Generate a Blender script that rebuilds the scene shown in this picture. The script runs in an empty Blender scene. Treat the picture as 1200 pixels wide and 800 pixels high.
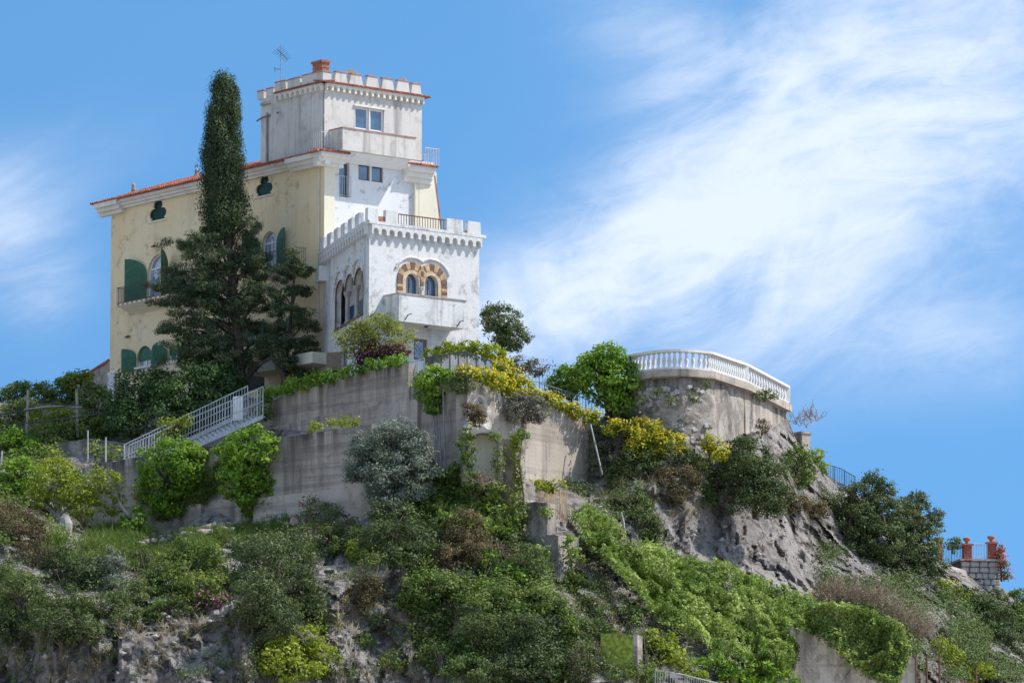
import bpy, math, random
import numpy as np
from mathutils import Vector, Matrix
from mathutils.geometry import tessellate_polygon

SC = bpy.context.scene
COL = SC.collection
RNG = np.random.default_rng(7)
random.seed(7)

# ------------------------------------------------------------------ camera
FOC = 6160.0                     # focal length in photo pixels (photo 1200 x 800)
PITCH = math.atan2(890.0, FOC)
CAMZ = 1.7
cam_d = bpy.data.cameras.new('camera')
cam = bpy.data.objects.new('camera', cam_d); COL.objects.link(cam)
cam_d.sensor_width = 36.0
cam_d.lens = FOC / 1200.0 * 36.0
cam_d.clip_start = 1.0
cam_d.clip_end = 6000.0
cam.location = (0, 0, CAMZ)
cam.rotation_euler = (math.pi / 2 + PITCH, 0, 0)
SC.camera = cam

# ------------------------------------------------------------------ light
SUN_EL = math.radians(52)
SUN_DIR = Vector((1.0, 0.04, 0)).normalized() * math.cos(SUN_EL) + Vector((0, 0, math.sin(SUN_EL)))
sd = bpy.data.lights.new('sun', 'SUN'); so = bpy.data.objects.new('sun', sd); COL.objects.link(so)
sd.energy = 2.45; sd.angle = math.radians(0.53); sd.color = (1.0, 0.955, 0.89)
so.rotation_euler = SUN_DIR.to_track_quat('Z', 'Y').to_euler()
so.location = (60, 200, 120)
SC.view_settings.view_transform = 'Standard'
SC.view_settings.look = 'None'
SC.view_settings.gamma = 1.0
SC.view_settings.exposure = 1.10

# ------------------------------------------------------------------ node helper
class N:
    def __init__(self, tree):
        self.t = tree; self.n = tree.nodes; self.l = tree.links
    def new(self, typ, **kw):
        nd = self.n.new(typ)
        for k, v in kw.items(): setattr(nd, k, v)
        return nd
    def put(self, sock, v):
        if isinstance(v, bpy.types.NodeSocket): self.l.new(v, sock)
        elif v is not None:
            try: sock.default_value = v
            except Exception:
                sock.default_value = (v[0], v[1], v[2], 1.0)
    def math(self, op, a, b=None, c=None, clamp=False):
        nd = self.new('ShaderNodeMath', operation=op, use_clamp=clamp)
        self.put(nd.inputs[0], a)
        if b is not None: self.put(nd.inputs[1], b)
        if c is not None: self.put(nd.inputs[2], c)
        return nd.outputs[0]
    def vmath(self, op, a, b=None):
        nd = self.new('ShaderNodeVectorMath', operation=op)
        self.put(nd.inputs[0], a)
        if b is not None: self.put(nd.inputs[1], b)
        return nd.outputs[0]
    def mix(self, f, a, b, mode='MIX'):
        nd = self.new('ShaderNodeMix', data_type='RGBA', blend_type=mode)
        nd.clamp_factor = True
        self.put(nd.inputs[0], f); self.put(nd.inputs[6], a); self.put(nd.inputs[7], b)
        return nd.outputs[2]
    def ramp(self, f, lo, hi):
        nd = self.new('ShaderNodeMapRange', interpolation_type='SMOOTHSTEP')
        self.put(nd.inputs[0], f); nd.inputs[1].default_value = lo; nd.inputs[2].default_value = hi
        return nd.outputs[0]
    def noise(self, vec, scale, detail=5.0, rough=0.55, dist=0.0):
        nd = self.new('ShaderNodeTexNoise')
        self.put(nd.inputs['Vector'], vec); nd.inputs['Scale'].default_value = scale
        nd.inputs['Detail'].default_value = detail; nd.inputs['Roughness'].default_value = rough
        nd.inputs['Distortion'].default_value = dist
        return nd.outputs[0]
    def scale(self, vec, s, off=(0, 0, 0), rot=(0, 0, 0)):
        nd = self.new('ShaderNodeMapping'); self.put(nd.inputs[0], vec)
        nd.inputs[1].default_value = off; nd.inputs[2].default_value = rot; nd.inputs[3].default_value = s
        return nd.outputs[0]
    def comb(self, x, y, z):
        nd = self.new('ShaderNodeCombineXYZ')
        self.put(nd.inputs[0], x); self.put(nd.inputs[1], y); self.put(nd.inputs[2], z)
        return nd.outputs[0]

# ------------------------------------------------------------------ sky (world)
world = bpy.data.worlds.new('World'); SC.world = world; world.use_nodes = True
w = N(world.node_tree); w.n.clear()
geo = w.new('ShaderNodeTexCoord').outputs['Generated']
dirn = w.vmath('NORMALIZE', geo)
sep = w.new('ShaderNodeSeparateXYZ'); w.put(sep.inputs[0], dirn)
dx, dy, dz = sep.outputs
# the photograph's deep azure: read the sky well above the horizon glow
zz = w.math('ADD', w.math('MULTIPLY', dz, 1.5), 0.46)
svec = w.vmath('NORMALIZE', w.comb(dx, dy, zz))
sky = w.new('ShaderNodeTexSky', sky_type='NISHITA')
sky.sun_disc = False
sky.sun_elevation = SUN_EL
sky.sun_rotation = math.atan2(SUN_DIR.x, SUN_DIR.y)
sky.altitude = 200; sky.air_density = 1.0; sky.dust_density = 0.3; sky.ozone_density = 4.0
w.put(sky.inputs[0], svec)
hs = w.new('ShaderNodeHueSaturation'); hs.inputs['Saturation'].default_value = 1.16; hs.inputs['Hue'].default_value = 0.488; hs.inputs['Value'].default_value = 0.77
w.put(hs.inputs['Color'], sky.outputs[0])
# cirrus: angular coordinates of the direction (radians), wisps stretched along one slope
az = w.math('ARCTAN2', dx, dy)
el = w.math('ARCSINE', dz)
def spot(px, py, rx, ry, rot, amp):
    a0 = (px - 600) / FOC; e0 = PITCH + (400 - py) / FOC
    c, s = math.cos(rot), math.sin(rot)
    da = w.math('SUBTRACT', az, a0); de = w.math('SUBTRACT', el, e0)
    u = w.math('ADD', w.math('MULTIPLY', da, c * FOC / rx), w.math('MULTIPLY', de, s * FOC / rx))
    v = w.math('ADD', w.math('MULTIPLY', da, -s * FOC / ry), w.math('MULTIPLY', de, c * FOC / ry))
    r2 = w.math('ADD', w.math('MULTIPLY', u, u), w.math('MULTIPLY', v, v))
    return w.math('MULTIPLY', w.math('POWER', 2.718, w.math('MULTIPLY', r2, -1.0)), amp)
D2R = math.radians
spots = [spot(1040, 120, 330, 150, D2R(20), .62), spot(1130, 30, 240, 170, D2R(10), 0.40), spot(880, 120, 200, 120, D2R(20), .25),
         spot(790, 300, 270, 85, D2R(16), 0.50), spot(640, 330, 170, 75, D2R(20), .30), spot(900, 400, 340, 95, D2R(2), 0.52), spot(1160, 250, 160, 150, D2R(10), .22),
         spot(900, 290, 200, 100, D2R(22), .42), spot(1130, 400, 150, 50, D2R(-14), .22), spot(760, 210, 110, 55, D2R(35), .38),
         spot(-5, 285, 85, 125, D2R(35), 0.62), spot(60, 340, 60, 40, D2R(40), .25),
         spot(90, 190, 150, 70, D2R(20), .18), spot(740, 20, 130, 50, D2R(-25), .28), spot(800, 70, 170, 70, D2R(-15), .16), spot(590, 390, 140, 60, D2R(15), .28)]
m = spots[0]
for s_ in spots[1:]: m = w.math('ADD', m, s_)
rot = D2R(-26)
def sheared(angle, along, across):
    c, s = math.cos(angle), math.sin(angle)
    u = w.math('ADD', w.math('MULTIPLY', az, c * along), w.math('MULTIPLY', el, s * along))
    v = w.math('ADD', w.math('MULTIPLY', az, -s * across), w.math('MULTIPLY', el, c * across))
    return w.comb(u, v, 0.37)
n1 = w.noise(sheared(D2R(16), 19, 34), 1.0, 8, .56, 1.3)
n2 = w.noise(sheared(D2R(12), 70, 190), 1.0, 9, .62, 1.4)
n3 = w.noise(w.scale(dirn, (2.2, 2.2, 4.0)), 1.0, 6, .6, .4)
# elsewhere, out of view, denser cirrus is added to raise the fill light
away = w.ramp(w.math('ABSOLUTE', az), 0.11, 0.3)
gen = w.math('MULTIPLY', w.ramp(n3, .36, .60), away)
gen2 = w.math('MULTIPLY', w.ramp(n3, .36, .60), w.ramp(el, .22, .36))
tex = w.math('ADD', w.math('MULTIPLY', n1, .95), w.math('MULTIPLY', n2, .32))
tex = w.ramp(tex, .25, 1.05)
tex = w.math('ADD', w.math('MULTIPLY', tex, .92), .26)
cov = w.math('MULTIPLY', w.math('ADD', w.math('MAXIMUM', m, 0.03), w.math('MULTIPLY', w.math('MAXIMUM', gen, gen2), 1.0)), tex)
cov = w.math('MULTIPLY', w.ramp(cov, -.05, 1.10), .74)
cloud = w.mix(cov, hs.outputs[0], (3.35, 3.53, 3.92, 1))
bg = w.new('ShaderNodeBackground'); w.put(bg.inputs[0], cloud); bg.inputs[1].default_value = 0.148
out = w.new('ShaderNodeOutputWorld'); w.put(out.inputs[0], bg.outputs[0])

# ------------------------------------------------------------------ projection helpers
CT, ST = math.cos(PITCH), math.sin(PITCH)
def ray(px, py):
    xc = (px - 600.0) / FOC; yc = (400.0 - py) / FOC
    return Vector((xc, CT - yc * ST, ST + yc * CT))
def P(px, py, Y):
    d = ray(px, py); k = Y / d.y
    return Vector((d.x * k, Y, CAMZ + d.z * k))
def Pn(px, py, Y):
    xc = (px - 600.0) / FOC; yc = (400.0 - py) / FOC
    dyy = CT - yc * ST; k = Y / dyy
    return np.stack([xc * k, Y + 0 * xc, CAMZ + (ST + yc * CT) * k], -1)
def mpp(Y): return Y / FOC                # metres per photo pixel at depth Y

# ------------------------------------------------------------------ objects
def tag(o, label=None, cat=None, group=None, kind=None):
    if label: o['label'] = label
    if cat: o['category'] = cat
    if group: o['group'] = group
    if kind: o['kind'] = kind
    return o
def thing(name, label, cat, loc, group=None):
    o = bpy.data.objects.new(name, None); o.empty_display_size = .3
    COL.objects.link(o); o.location = loc
    return tag(o, label, cat, group)
def root_loc(parent):
    loc = Vector((0, 0, 0)); p = parent
    while p is not None:
        loc += p.location; p = p.parent
    return loc
class MB:
    def __init__(self): self.v = []; self.f = []; self.dirt = {}
    def add(self, vs, fs):
        b = len(self.v); self.v += [Vector(x) for x in vs]; self.f += [tuple(b + i for i in f) for f in fs]
    def hexa(self, p):        # 8 corners: bottom 0-3, top 4-7
        self.add(p, [(0, 3, 2, 1), (4, 5, 6, 7), (0, 1, 5, 4), (1, 2, 6, 5), (2, 3, 7, 6), (3, 0, 4, 7)])
    def box(self, fr, s0, s1, d0, d1, z0, z1):
        self.hexa([fr(s0, d0, z0), fr(s1, d0, z0), fr(s1, d1, z0), fr(s0, d1, z0),
                   fr(s0, d0, z1), fr(s1, d0, z1), fr(s1, d1, z1), fr(s0, d1, z1)])
    def prism(self, ring0, ring1, cap0=True, cap1=True):
        n = len(ring0); b = len(self.v)
        self.v += [Vector(x) for x in ring0] + [Vector(x) for x in ring1]
        for i in range(n):
            j = (i + 1) % n; self.f.append((b + i, b + j, b + n + j, b + n + i))
        for on, rg, o in ((cap0, ring0, 0), (cap1, ring1, n)):
            if on:
                for t in tessellate_polygon([[Vector(x) for x in rg]]): self.f.append(tuple(b + o + i for i in t))
    def tube(self, pts, rad, n=6, cap=True):
        pts = [Vector(p) for p in pts]
        if not hasattr(rad, '__len__'): rad = [rad] * len(pts)
        b = len(self.v)
        for i, p in enumerate(pts):
            t = (pts[min(i + 1, len(pts) - 1)] - pts[max(i - 1, 0)])
            if t.length < 1e-6: t = Vector((0, 0, 1))
            t.normalize()
            a = Vector((1, 0, 0)) if abs(t.x) < .8 else Vector((0, 1, 0))
            x = t.cross(a).normalized(); y = t.cross(x)
            for k in range(n):
                an = 2 * math.pi * k / n
                self.v.append(p + (x * math.cos(an) + y * math.sin(an)) * rad[i])
        for i in range(len(pts) - 1):
            for k in range(n):
                k2 = (k + 1) % n
                self.f.append((b + i * n + k, b + i * n + k2, b + (i + 1) * n + k2, b + (i + 1) * n + k))
        if cap:
            self.f.append(tuple(b + k for k in range(n))[::-1])
            self.f.append(tuple(b + (len(pts) - 1) * n + k for k in range(n)))
    def lathe(self, base, prof, n=8, axis=Vector((0, 0, 1))):
        b = len(self.v)
        for r, z in prof:
            for k in range(n):
                an = 2 * math.pi * k / n
                self.v.append(Vector(base) + Vector((r * math.cos(an), r * math.sin(an), z)))
        for i in range(len(prof) - 1):
            for k in range(n):
                k2 = (k + 1) % n
                self.f.append((b + i * n + k, b + i * n + k2, b + (i + 1) * n + k2, b + (i + 1) * n + k))
        self.f.append(tuple(b + k for k in range(n))[::-1])
        self.f.append(tuple(b + (len(prof) - 1) * n + k for k in range(n)))
    def panel(self, fr, outer, holes=(), d=0.0, reveal=0.0):
        loops = [outer] + list(holes)
        flat = [q for lp in loops for q in lp]
        b = len(self.v)
        self.v += [fr(s, d, z) for s, z in flat]
        for t in tessellate_polygon([[Vector((s, z, 0)) for s, z in lp] for lp in loops]):
            self.f.append(tuple(b + i for i in t))
        if reveal:
            for lp in holes:
                n = len(lp); b = len(self.v)
                self.v += [fr(s, d, z) for s, z in lp] + [fr(s, d - reveal, z) for s, z in lp]
                for i in range(n):
                    j = (i + 1) % n; self.f.append((b + i, b + j, b + n + j, b + n + i))
    def ring(self, fr, outl, inl, d0, d1):
        n = len(outl); b = len(self.v)
        for lp, d in ((outl, d1), (inl, d1), (outl, d0), (inl, d0)):
            self.v += [fr(s, d, z) for s, z in lp]
        for i in range(n):
            j = (i + 1) % n
            self.f += [(b + i, b + j, b + n + j, b + n + i), (b + i, b + 2 * n + i, b + 2 * n + j, b + j),
                       (b + n + i, b + n + j, b + 3 * n + j, b + 3 * n + i)]
    def build(self, name, mat, parent=None, smooth=False, kind=None, label=None, fix=True, crease=None):
        import bmesh
        off = root_loc(parent) if parent else Vector((0, 0, 0))
        me = bpy.data.meshes.new(name)
        me.from_pydata([tuple(v - off) for v in self.v], [], self.f)
        if fix:
            bm = bmesh.new(); bm.from_mesh(me); bmesh.ops.recalc_face_normals(bm, faces=bm.faces); bm.to_mesh(me); bm.free()
        if smooth: me.polygons.foreach_set('use_smooth', [True] * len(me.polygons))
        me.materials.append(mat)
        if self.dirt:
            at = me.attributes.new('topdirt', 'FLOAT', 'POINT'); val = np.zeros(len(me.vertices), np.float32)
            for k_, x_ in self.dirt.items(): val[k_] = x_
            at.data.foreach_set('value', val)
        if crease:
            me.polygons.foreach_set('use_smooth', [True] * len(me.polygons)); me.set_sharp_from_angle(angle=crease)
        o = bpy.data.objects.new(name, me); COL.objects.link(o)
        if parent: o.parent = parent
        if kind: o['kind'] = kind
        if label: o['label'] = label
        return o
def dup(o, loc, parent=None, rotz=None, scale=None):
    c = o.copy(); COL.objects.link(c); c.location = loc
    if parent is not None: c.parent = parent
    if rotz is not None: c.rotation_euler = (0, 0, rotz)
    if scale is not None: c.scale = scale
    return c
class Frame:
    """a vertical plane: s along it, d outward, z absolute height"""
    def __init__(self, o, S, Nn=None):
        self.o = Vector((o[0], o[1], 0)); self.S = Vector((S[0], S[1], 0)).normalized()
        self.N = Vector((Nn[0], Nn[1], 0)).normalized() if Nn else Vector((self.S.y, -self.S.x, 0))
    def __call__(self, s, d, z): return self.o + self.S * s + self.N * d + Vector((0, 0, z))
    def inv(self, px, py, d=0.0):
        r = ray(px, py); c = Vector((0, 0, CAMZ)); o = self.o + self.N * d
        k = (o - Vector((c.x, c.y, 0))).dot(self.N) / Vector((r.x, r.y, 0)).dot(self.N)
        p = c + r * k
        return (Vector((p.x, p.y, 0)) - o).dot(self.S), p.z
    def rect(self, x0, x1, yt, yb, d=0.0):
        xm, ym = (x0 + x1) / 2, (yt + yb) / 2
        a, b = self.inv(x0, ym, d)[0], self.inv(x1, ym, d)[0]
        return min(a, b), max(a, b), self.inv(xm, yb, d)[1], self.inv(xm, yt, d)[1]
WORLD = Frame((0, 0), (1, 0))
def rectl(s0, s1, z0, z1): return [(s0, z0), (s1, z0), (s1, z1), (s0, z1)]
def archl(s0, s1, z0, z1, n=10, rise=None):
    r = (s1 - s0) / 2; rise = r if rise is None else rise; c = (s0 + s1) / 2
    pts = [(s0, z0), (s1, z0)]
    for i in range(n + 1):
        a = math.pi * i / n
        pts.append((c + r * math.cos(a), z1 - rise + rise * math.sin(a)))
    return pts
def shrink(lp, t):
    xs = [p[0] for p in lp]; zs = [p[1] for p in lp]
    cx, cz = (min(xs) + max(xs)) / 2, (min(zs) + max(zs)) / 2
    kx = 1 - 2 * t / (max(xs) - min(xs)); kz = 1 - 2 * t / (max(zs) - min(zs))
    return [(cx + (x - cx) * kx, cz + (z - cz) * kz) for x, z in lp]

# value noise on numpy arrays
def _h(ix, iy, iz):
    n = (ix * 374761393 + iy * 668265263 + iz * 1274126177) & 0xffffffff
    n = ((n ^ (n >> 13)) * 1103515245) & 0xffffffff
    return ((n ^ (n >> 16)) & 0xffff) / 65535.0
def vnoise(p):
    i = np.floor(p).astype(np.int64); f = p - i; f = f * f * (3 - 2 * f)
    r = 0
    for a in (0, 1):
        for b in (0, 1):
            for c in (0, 1):
                wgt = (f[..., 0] if a else 1 - f[..., 0]) * (f[..., 1] if b else 1 - f[..., 1]) * (f[..., 2] if c else 1 - f[..., 2])
                r = r + wgt * _h(i[..., 0] + a, i[..., 1] + b, i[..., 2] + c)
    return r
def fbm(p, oct=4, gain=.5):
    r = 0; a = 1; t = 0
    for k in range(oct):
        r = r + a * vnoise(p * (2 ** k) + 17.3 * k); t += a; a *= gain
    return r / t
# ------------------------------------------------------------------ materials
def new_mat(name):
    m = bpy.data.materials.new(name); m.use_nodes = True
    n = N(m.node_tree); n.n.clear()
    b = n.new('ShaderNodeBsdfPrincipled'); o = n.new('ShaderNodeOutputMaterial'); n.put(o.inputs[0], b.outputs[0])
    return m, n, b, o
def flat(name, col, rough=.6, metal=0.0, var=.12, sc=3.0, bump=0.0):
    m, n, b, o = new_mat(name)
    tc = n.new('ShaderNodeTexCoord').outputs['Object']
    k = n.noise(tc, sc, 6, .6)
    f = n.ramp(k, .3, .7)
    n.put(b.inputs['Base Color'], n.mix(f, tuple(c * (1 - var) for c in col) + (1,), tuple(min(1, c * (1 + var)) for c in col) + (1,)))
    b.inputs['Roughness'].default_value = rough; b.inputs['Metallic'].default_value = metal
    if bump:
        bp = n.new('ShaderNodeBump'); bp.inputs['Strength'].default_value = bump; bp.inputs['Distance'].default_value = .03
        n.put(bp.inputs['Height'], n.noise(tc, sc * 8, 5, .7)); n.put(b.inputs['Normal'], bp.outputs[0])
    return m
def plaster(name, base, alt, stain, stain_lo=.52, stain_hi=.72, big=.35, streak=(1.3, 1.3, .16), streak_lo=.52, streak_hi=.75,
            streak_amt=.6, fine_lo=.56, fine_hi=.70, fine_amt=.5, fine_sc=2.6, bump=.35, rough=.9, lines=0.0, peel=None):
    """weathered render or concrete: tone drift, blotches, rain streaks, flecks, optional board lines and peeled patches"""
    m, n, b, o = new_mat(name)
    tc = n.new('ShaderNodeTexCoord').outputs['Object']
    c = n.mix(n.ramp(n.noise(tc, big, 5, .6), .35, .68), base + (1,), alt + (1,))
    bl = n.ramp(n.noise(tc, big * 3.1, 8, .65, .6), stain_lo, stain_hi)
    c = n.mix(n.math('MULTIPLY', bl, .6), c, stain + (1,))
    st = n.ramp(n.noise(n.scale(tc, streak), 1.0, 7, .62), streak_lo, streak_hi)
    c = n.mix(n.math('MULTIPLY', st, streak_amt), c, tuple(x * .8 for x in stain) + (1,))
    fl = n.ramp(n.noise(tc, fine_sc, 10, .72), fine_lo, fine_hi)
    area = n.ramp(n.noise(tc, big * 1.4, 3, .5), .36, .58)
    c = n.mix(n.math('MULTIPLY', n.math('MULTIPLY', fl, area), fine_amt), c, tuple(x * .7 for x in stain) + (1,))
    td = n.new('ShaderNodeAttribute', attribute_name='topdirt').outputs['Fac']
    run = n.ramp(n.noise(n.scale(tc, (1.5, 1.5, .07), off=(4, 2, 6)), 1.0, 6, .6), .34, .62)
    c = n.mix(n.math('MULTIPLY', n.math('MULTIPLY', td, run), .80), c, tuple(x * .45 for x in stain) + (1,))
    if peel:
        pk = n.ramp(n.noise(n.scale(tc, (1, 1, 1.25)), peel[1], 9, .68, 1.2), peel[2], peel[2] + .05)
        c = n.mix(pk, c, peel[0] + (1,))
    h = n.noise(tc, 6.0, 9, .7)
    if lines:
        lk = n.ramp(n.noise(n.scale(tc, (.10, .10, 2.6)), 1.0, 3, .6), .36, .52)
        c = n.mix(n.math('MULTIPLY', n.math('SUBTRACT', 1.0, lk), lines), c, tuple(x * .65 for x in stain) + (1,))
        h = n.math('ADD', h, n.math('MULTIPLY', lk, .1))
    n.put(b.inputs['Base Color'], c)
    b.inputs['Roughness'].default_value = rough
    bp = n.new('ShaderNodeBump'); bp.inputs['Strength'].default_value = bump; bp.inputs['Distance'].default_value = .06
    n.put(bp.inputs['Height'], h); n.put(b.inputs['Normal'], bp.outputs[0])
    return m

MT = {}
MT['yellow'] = plaster('yellow_stucco', (.80, .615, .36), (.82, .68, .44), (.42, .33, .21), .54, .78, .25, streak=(1.1, 1.1, .09), streak_amt=.38, streak_lo=.50, streak_hi=.78,
                       fine_lo=.55, fine_hi=.64, fine_amt=.6, fine_sc=1.3, bump=.2)
MT['cream'] = plaster('cream_stucco', (.72, .66, .50), (.76, .71, .58), (.45, .40, .32), .58, .8, .5, streak_amt=.3, fine_amt=.4, bump=.15)
MT['white_annex'] = plaster('peeling_whitewash', (.66, .65, .635), (.73, .72, .70), (.34, .32, .295), .55, .80, .45, streak=(1.7, 1.7, .12), streak_amt=.75, streak_lo=.50, streak_hi=.74,
                            fine_lo=.49, fine_hi=.62, fine_amt=.6, fine_sc=1.9, bump=.4)
MT['white_wall'] = plaster('white_wall_render', (.68, .68, .675), (.73, .73, .73), (.31, .30, .30), .60, .78, .4, streak_amt=.25, fine_lo=.57, fine_hi=.62,
                           fine_amt=.6, fine_sc=1.3, bump=.25, peel=((.42, .41, .41), .55, .62))
MT['tower'] = plaster('grey_tower_render', (.60, .56, .51), (.67, .64, .59), (.30, .27, .24), .48, .74, .3, streak=(1.9, 1.9, .09), streak_amt=.75,
                      streak_lo=.48, streak_hi=.74, fine_amt=.4, bump=.3)
MT['trim'] = plaster('cornice_render', (.72, .68, .60), (.78, .75, .69), (.42, .36, .28), .55, .8, .8, streak_amt=.35, fine_amt=.35, bump=.15)
MT['pinkcap'] = flat('worn_red_coping', (.42, .22, .17), .85, var=.3, sc=5)
MT['concrete'] = plaster('board_marked_concrete', (.47, .395, .325), (.57, .495, .425), (.17, .142, .118), .45, .72, .22, streak=(1.1, 1.1, .12), streak_amt=.85,
                         streak_lo=.46, streak_hi=.72, fine_lo=.52, fine_hi=.68, fine_amt=.55, fine_sc=1.6, bump=.5, lines=.35)
MT['concrete_lit'] = plaster('pale_concrete', (.45, .385, .315), (.54, .475, .40), (.20, .165, .135), .52, .80, .25, streak=(1.3, 1.3, .13), streak_amt=.65,
                             streak_lo=.50, streak_hi=.74, fine_amt=.4, bump=.5, lines=.3)
MT['lime'] = plaster('limewashed_rock', (.47, .40, .33), (.55, .49, .42), (.20, .165, .135), .46, .62, .5, streak_amt=.55, streak_lo=.5, streak_hi=.66, fine_amt=.6, bump=.9,
                     peel=((.70, .685, .66), .33, .555))
MT['oldwall'] = plaster('old_rubble_render', (.40, .35, .295), (.50, .455, .40), (.13, .108, .09), .46, .62, .35, streak=(1.2, 1.2, .3), streak_amt=.6, streak_lo=.5, streak_hi=.68,
                        fine_lo=.48, fine_hi=.62, fine_amt=.7, fine_sc=1.5, bump=1.0, peel=((.22, .185, .155), .33, .515))
MT['pale_block'] = plaster('pale_block_wall', (.47, .42, .365), (.56, .515, .46), (.20, .17, .145), .47, .68, .4, streak_amt=.75, streak_lo=.47, streak_hi=.7, bump=.6, lines=.3)
MT['stone'] = plaster('grey_stone', (.36, .335, .31), (.46, .43, .40), (.20, .17, .15), .5, .75, 1.2, streak_amt=.2, bump=.5)
MT['stone_pink'] = plaster('pinkish_stone', (.35, .27, .225), (.44, .36, .30), (.2, .15, .12), .5, .75, 1.4, streak_amt=.2, bump=.5)
MT['mortar'] = flat('dark_mortar', (.15, .135, .12), .95, var=.25, sc=3, bump=.3)
MT['tile'] = flat('red_roof_tile', (.36, .115, .065), .8, var=.35, sc=1.7, bump=.3)
MT['brick'] = flat('red_brick', (.36, .145, .085), .85, var=.3, sc=5, bump=.3)
MT['brickdark'] = flat('dark_brown_stone', (.17, .105, .075), .85, var=.3, sc=5, bump=.3)
MT['brickrow'] = flat('tan_brown_stone', (.50, .33, .18), .85, var=.3, sc=4, bump=.3)
MT['tanstone'] = flat('tan_stone', (.58, .43, .27), .85, var=.2, sc=4, bump=.3)
MT['redpillar'] = flat('red_brick_pillar', (.37, .105, .07), .85, var=.3, sc=6, bump=.4)
MT['shutter'] = flat('green_shutter_paint', (.018, .115, .055), .55, var=.25, sc=4)
MT['darkgreen'] = flat('dark_green_paint', (.012, .06, .04), .5, var=.2, sc=4)
MT['frame_white'] = flat('white_window_paint', (.80, .80, .80), .5, var=.05)
MT['frame_wood'] = flat('weathered_wood', (.20, .145, .105), .7, var=.25, sc=6)
MT['rail_white'] = flat('pale_grey_metal', (.50, .51, .52), .55, .0, var=.25, sc=2)
MT['rail_dark'] = flat('dark_iron', (.06, .065, .075), .5, .2, var=.2, sc=4)
MT['rail_grey'] = flat('grey_painted_iron', (.16, .18, .21), .5, .1, var=.2, sc=4)
MT['rail_blue'] = flat('blue_painted_iron', (.06, .18, .30), .5, .1, var=.2, sc=4)
MT['rail_pale'] = flat('pale_blue_iron', (.36, .46, .58), .5, .1, var=.15, sc=4)
MT['rust'] = flat('rusty_iron', (.16, .075, .045), .85, .1, var=.3, sc=6)
MT['pipe'] = flat('cream_pipe', (.60, .54, .42), .6, var=.12, sc=2)
MT['pipe_grey'] = flat('grey_pipe', (.30, .31, .33), .6, .1, var=.2, sc=3)
MT['baluster'] = flat('white_baluster', (.66, .655, .64), .7, var=.22, sc=1.6)
MT['reed'] = flat('dry_reed', (.46, .33, .19), .9, var=.3, sc=3)
MT['wood'] = flat('grey_weathered_wood', (.30, .26, .22), .9, var=.3, sc=4, bump=.3)
MT['bark'] = flat('bark', (.085, .062, .048), .95, var=.4, sc=3, bump=.6)
MT['palebark'] = flat('pale_bark', (.36, .31, .26), .95, var=.3, sc=3, bump=.4)
MT['twig'] = flat('dry_twig', (.36, .27, .21), .95, var=.3, sc=2)
MT['dish'] = flat('white_dish', (.8, .8, .8), .4, var=.04)
MT['terracotta'] = flat('terracotta', (.43, .15, .08), .8, var=.2, sc=5)
MT['moss'] = flat('mossy_stone', (.24, .29, .04), .95, var=.5, sc=5, bump=.8)
MT['shade_wall'] = flat('painted_wall_shade', (.04, .036, .032), .9, var=.2)  # near-black colour standing in for shade on the villa wall
MT['grey_recess'] = flat('grey_loggia_plaster', (.42, .40, .38), .9, var=.18, sc=1.2)
MT['grate'] = flat('chain_link', (.25, .27, .28), .5, .3)

def glass(name, col, rough=.12):
    m, n, b, o = new_mat(name)
    tc = n.new('ShaderNodeTexCoord').outputs['Object']
    k = n.ramp(n.noise(tc, 1.3, 3, .5), .35, .65)
    n.put(b.inputs['Base Color'], n.mix(k, tuple(c * .6 for c in col) + (1,), col + (1,)))
    b.inputs['Roughness'].default_value = rough; b.inputs['Specular IOR Level'].default_value = 1.0
    b.inputs['IOR'].default_value = 1.7
    return m
MT['glass'] = glass('blue_window_glass', (.04, .13, .23))
MT['glass_pale'] = glass('curtained_glass', (.30, .37, .46))
MT['glass_green'] = flat('green_window_glass', (.010, .05, .040), .5, var=.3, sc=1.0)
MT['glass_green'].node_tree.nodes['Principled BSDF'].inputs['Specular IOR Level'].default_value = .15

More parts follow.
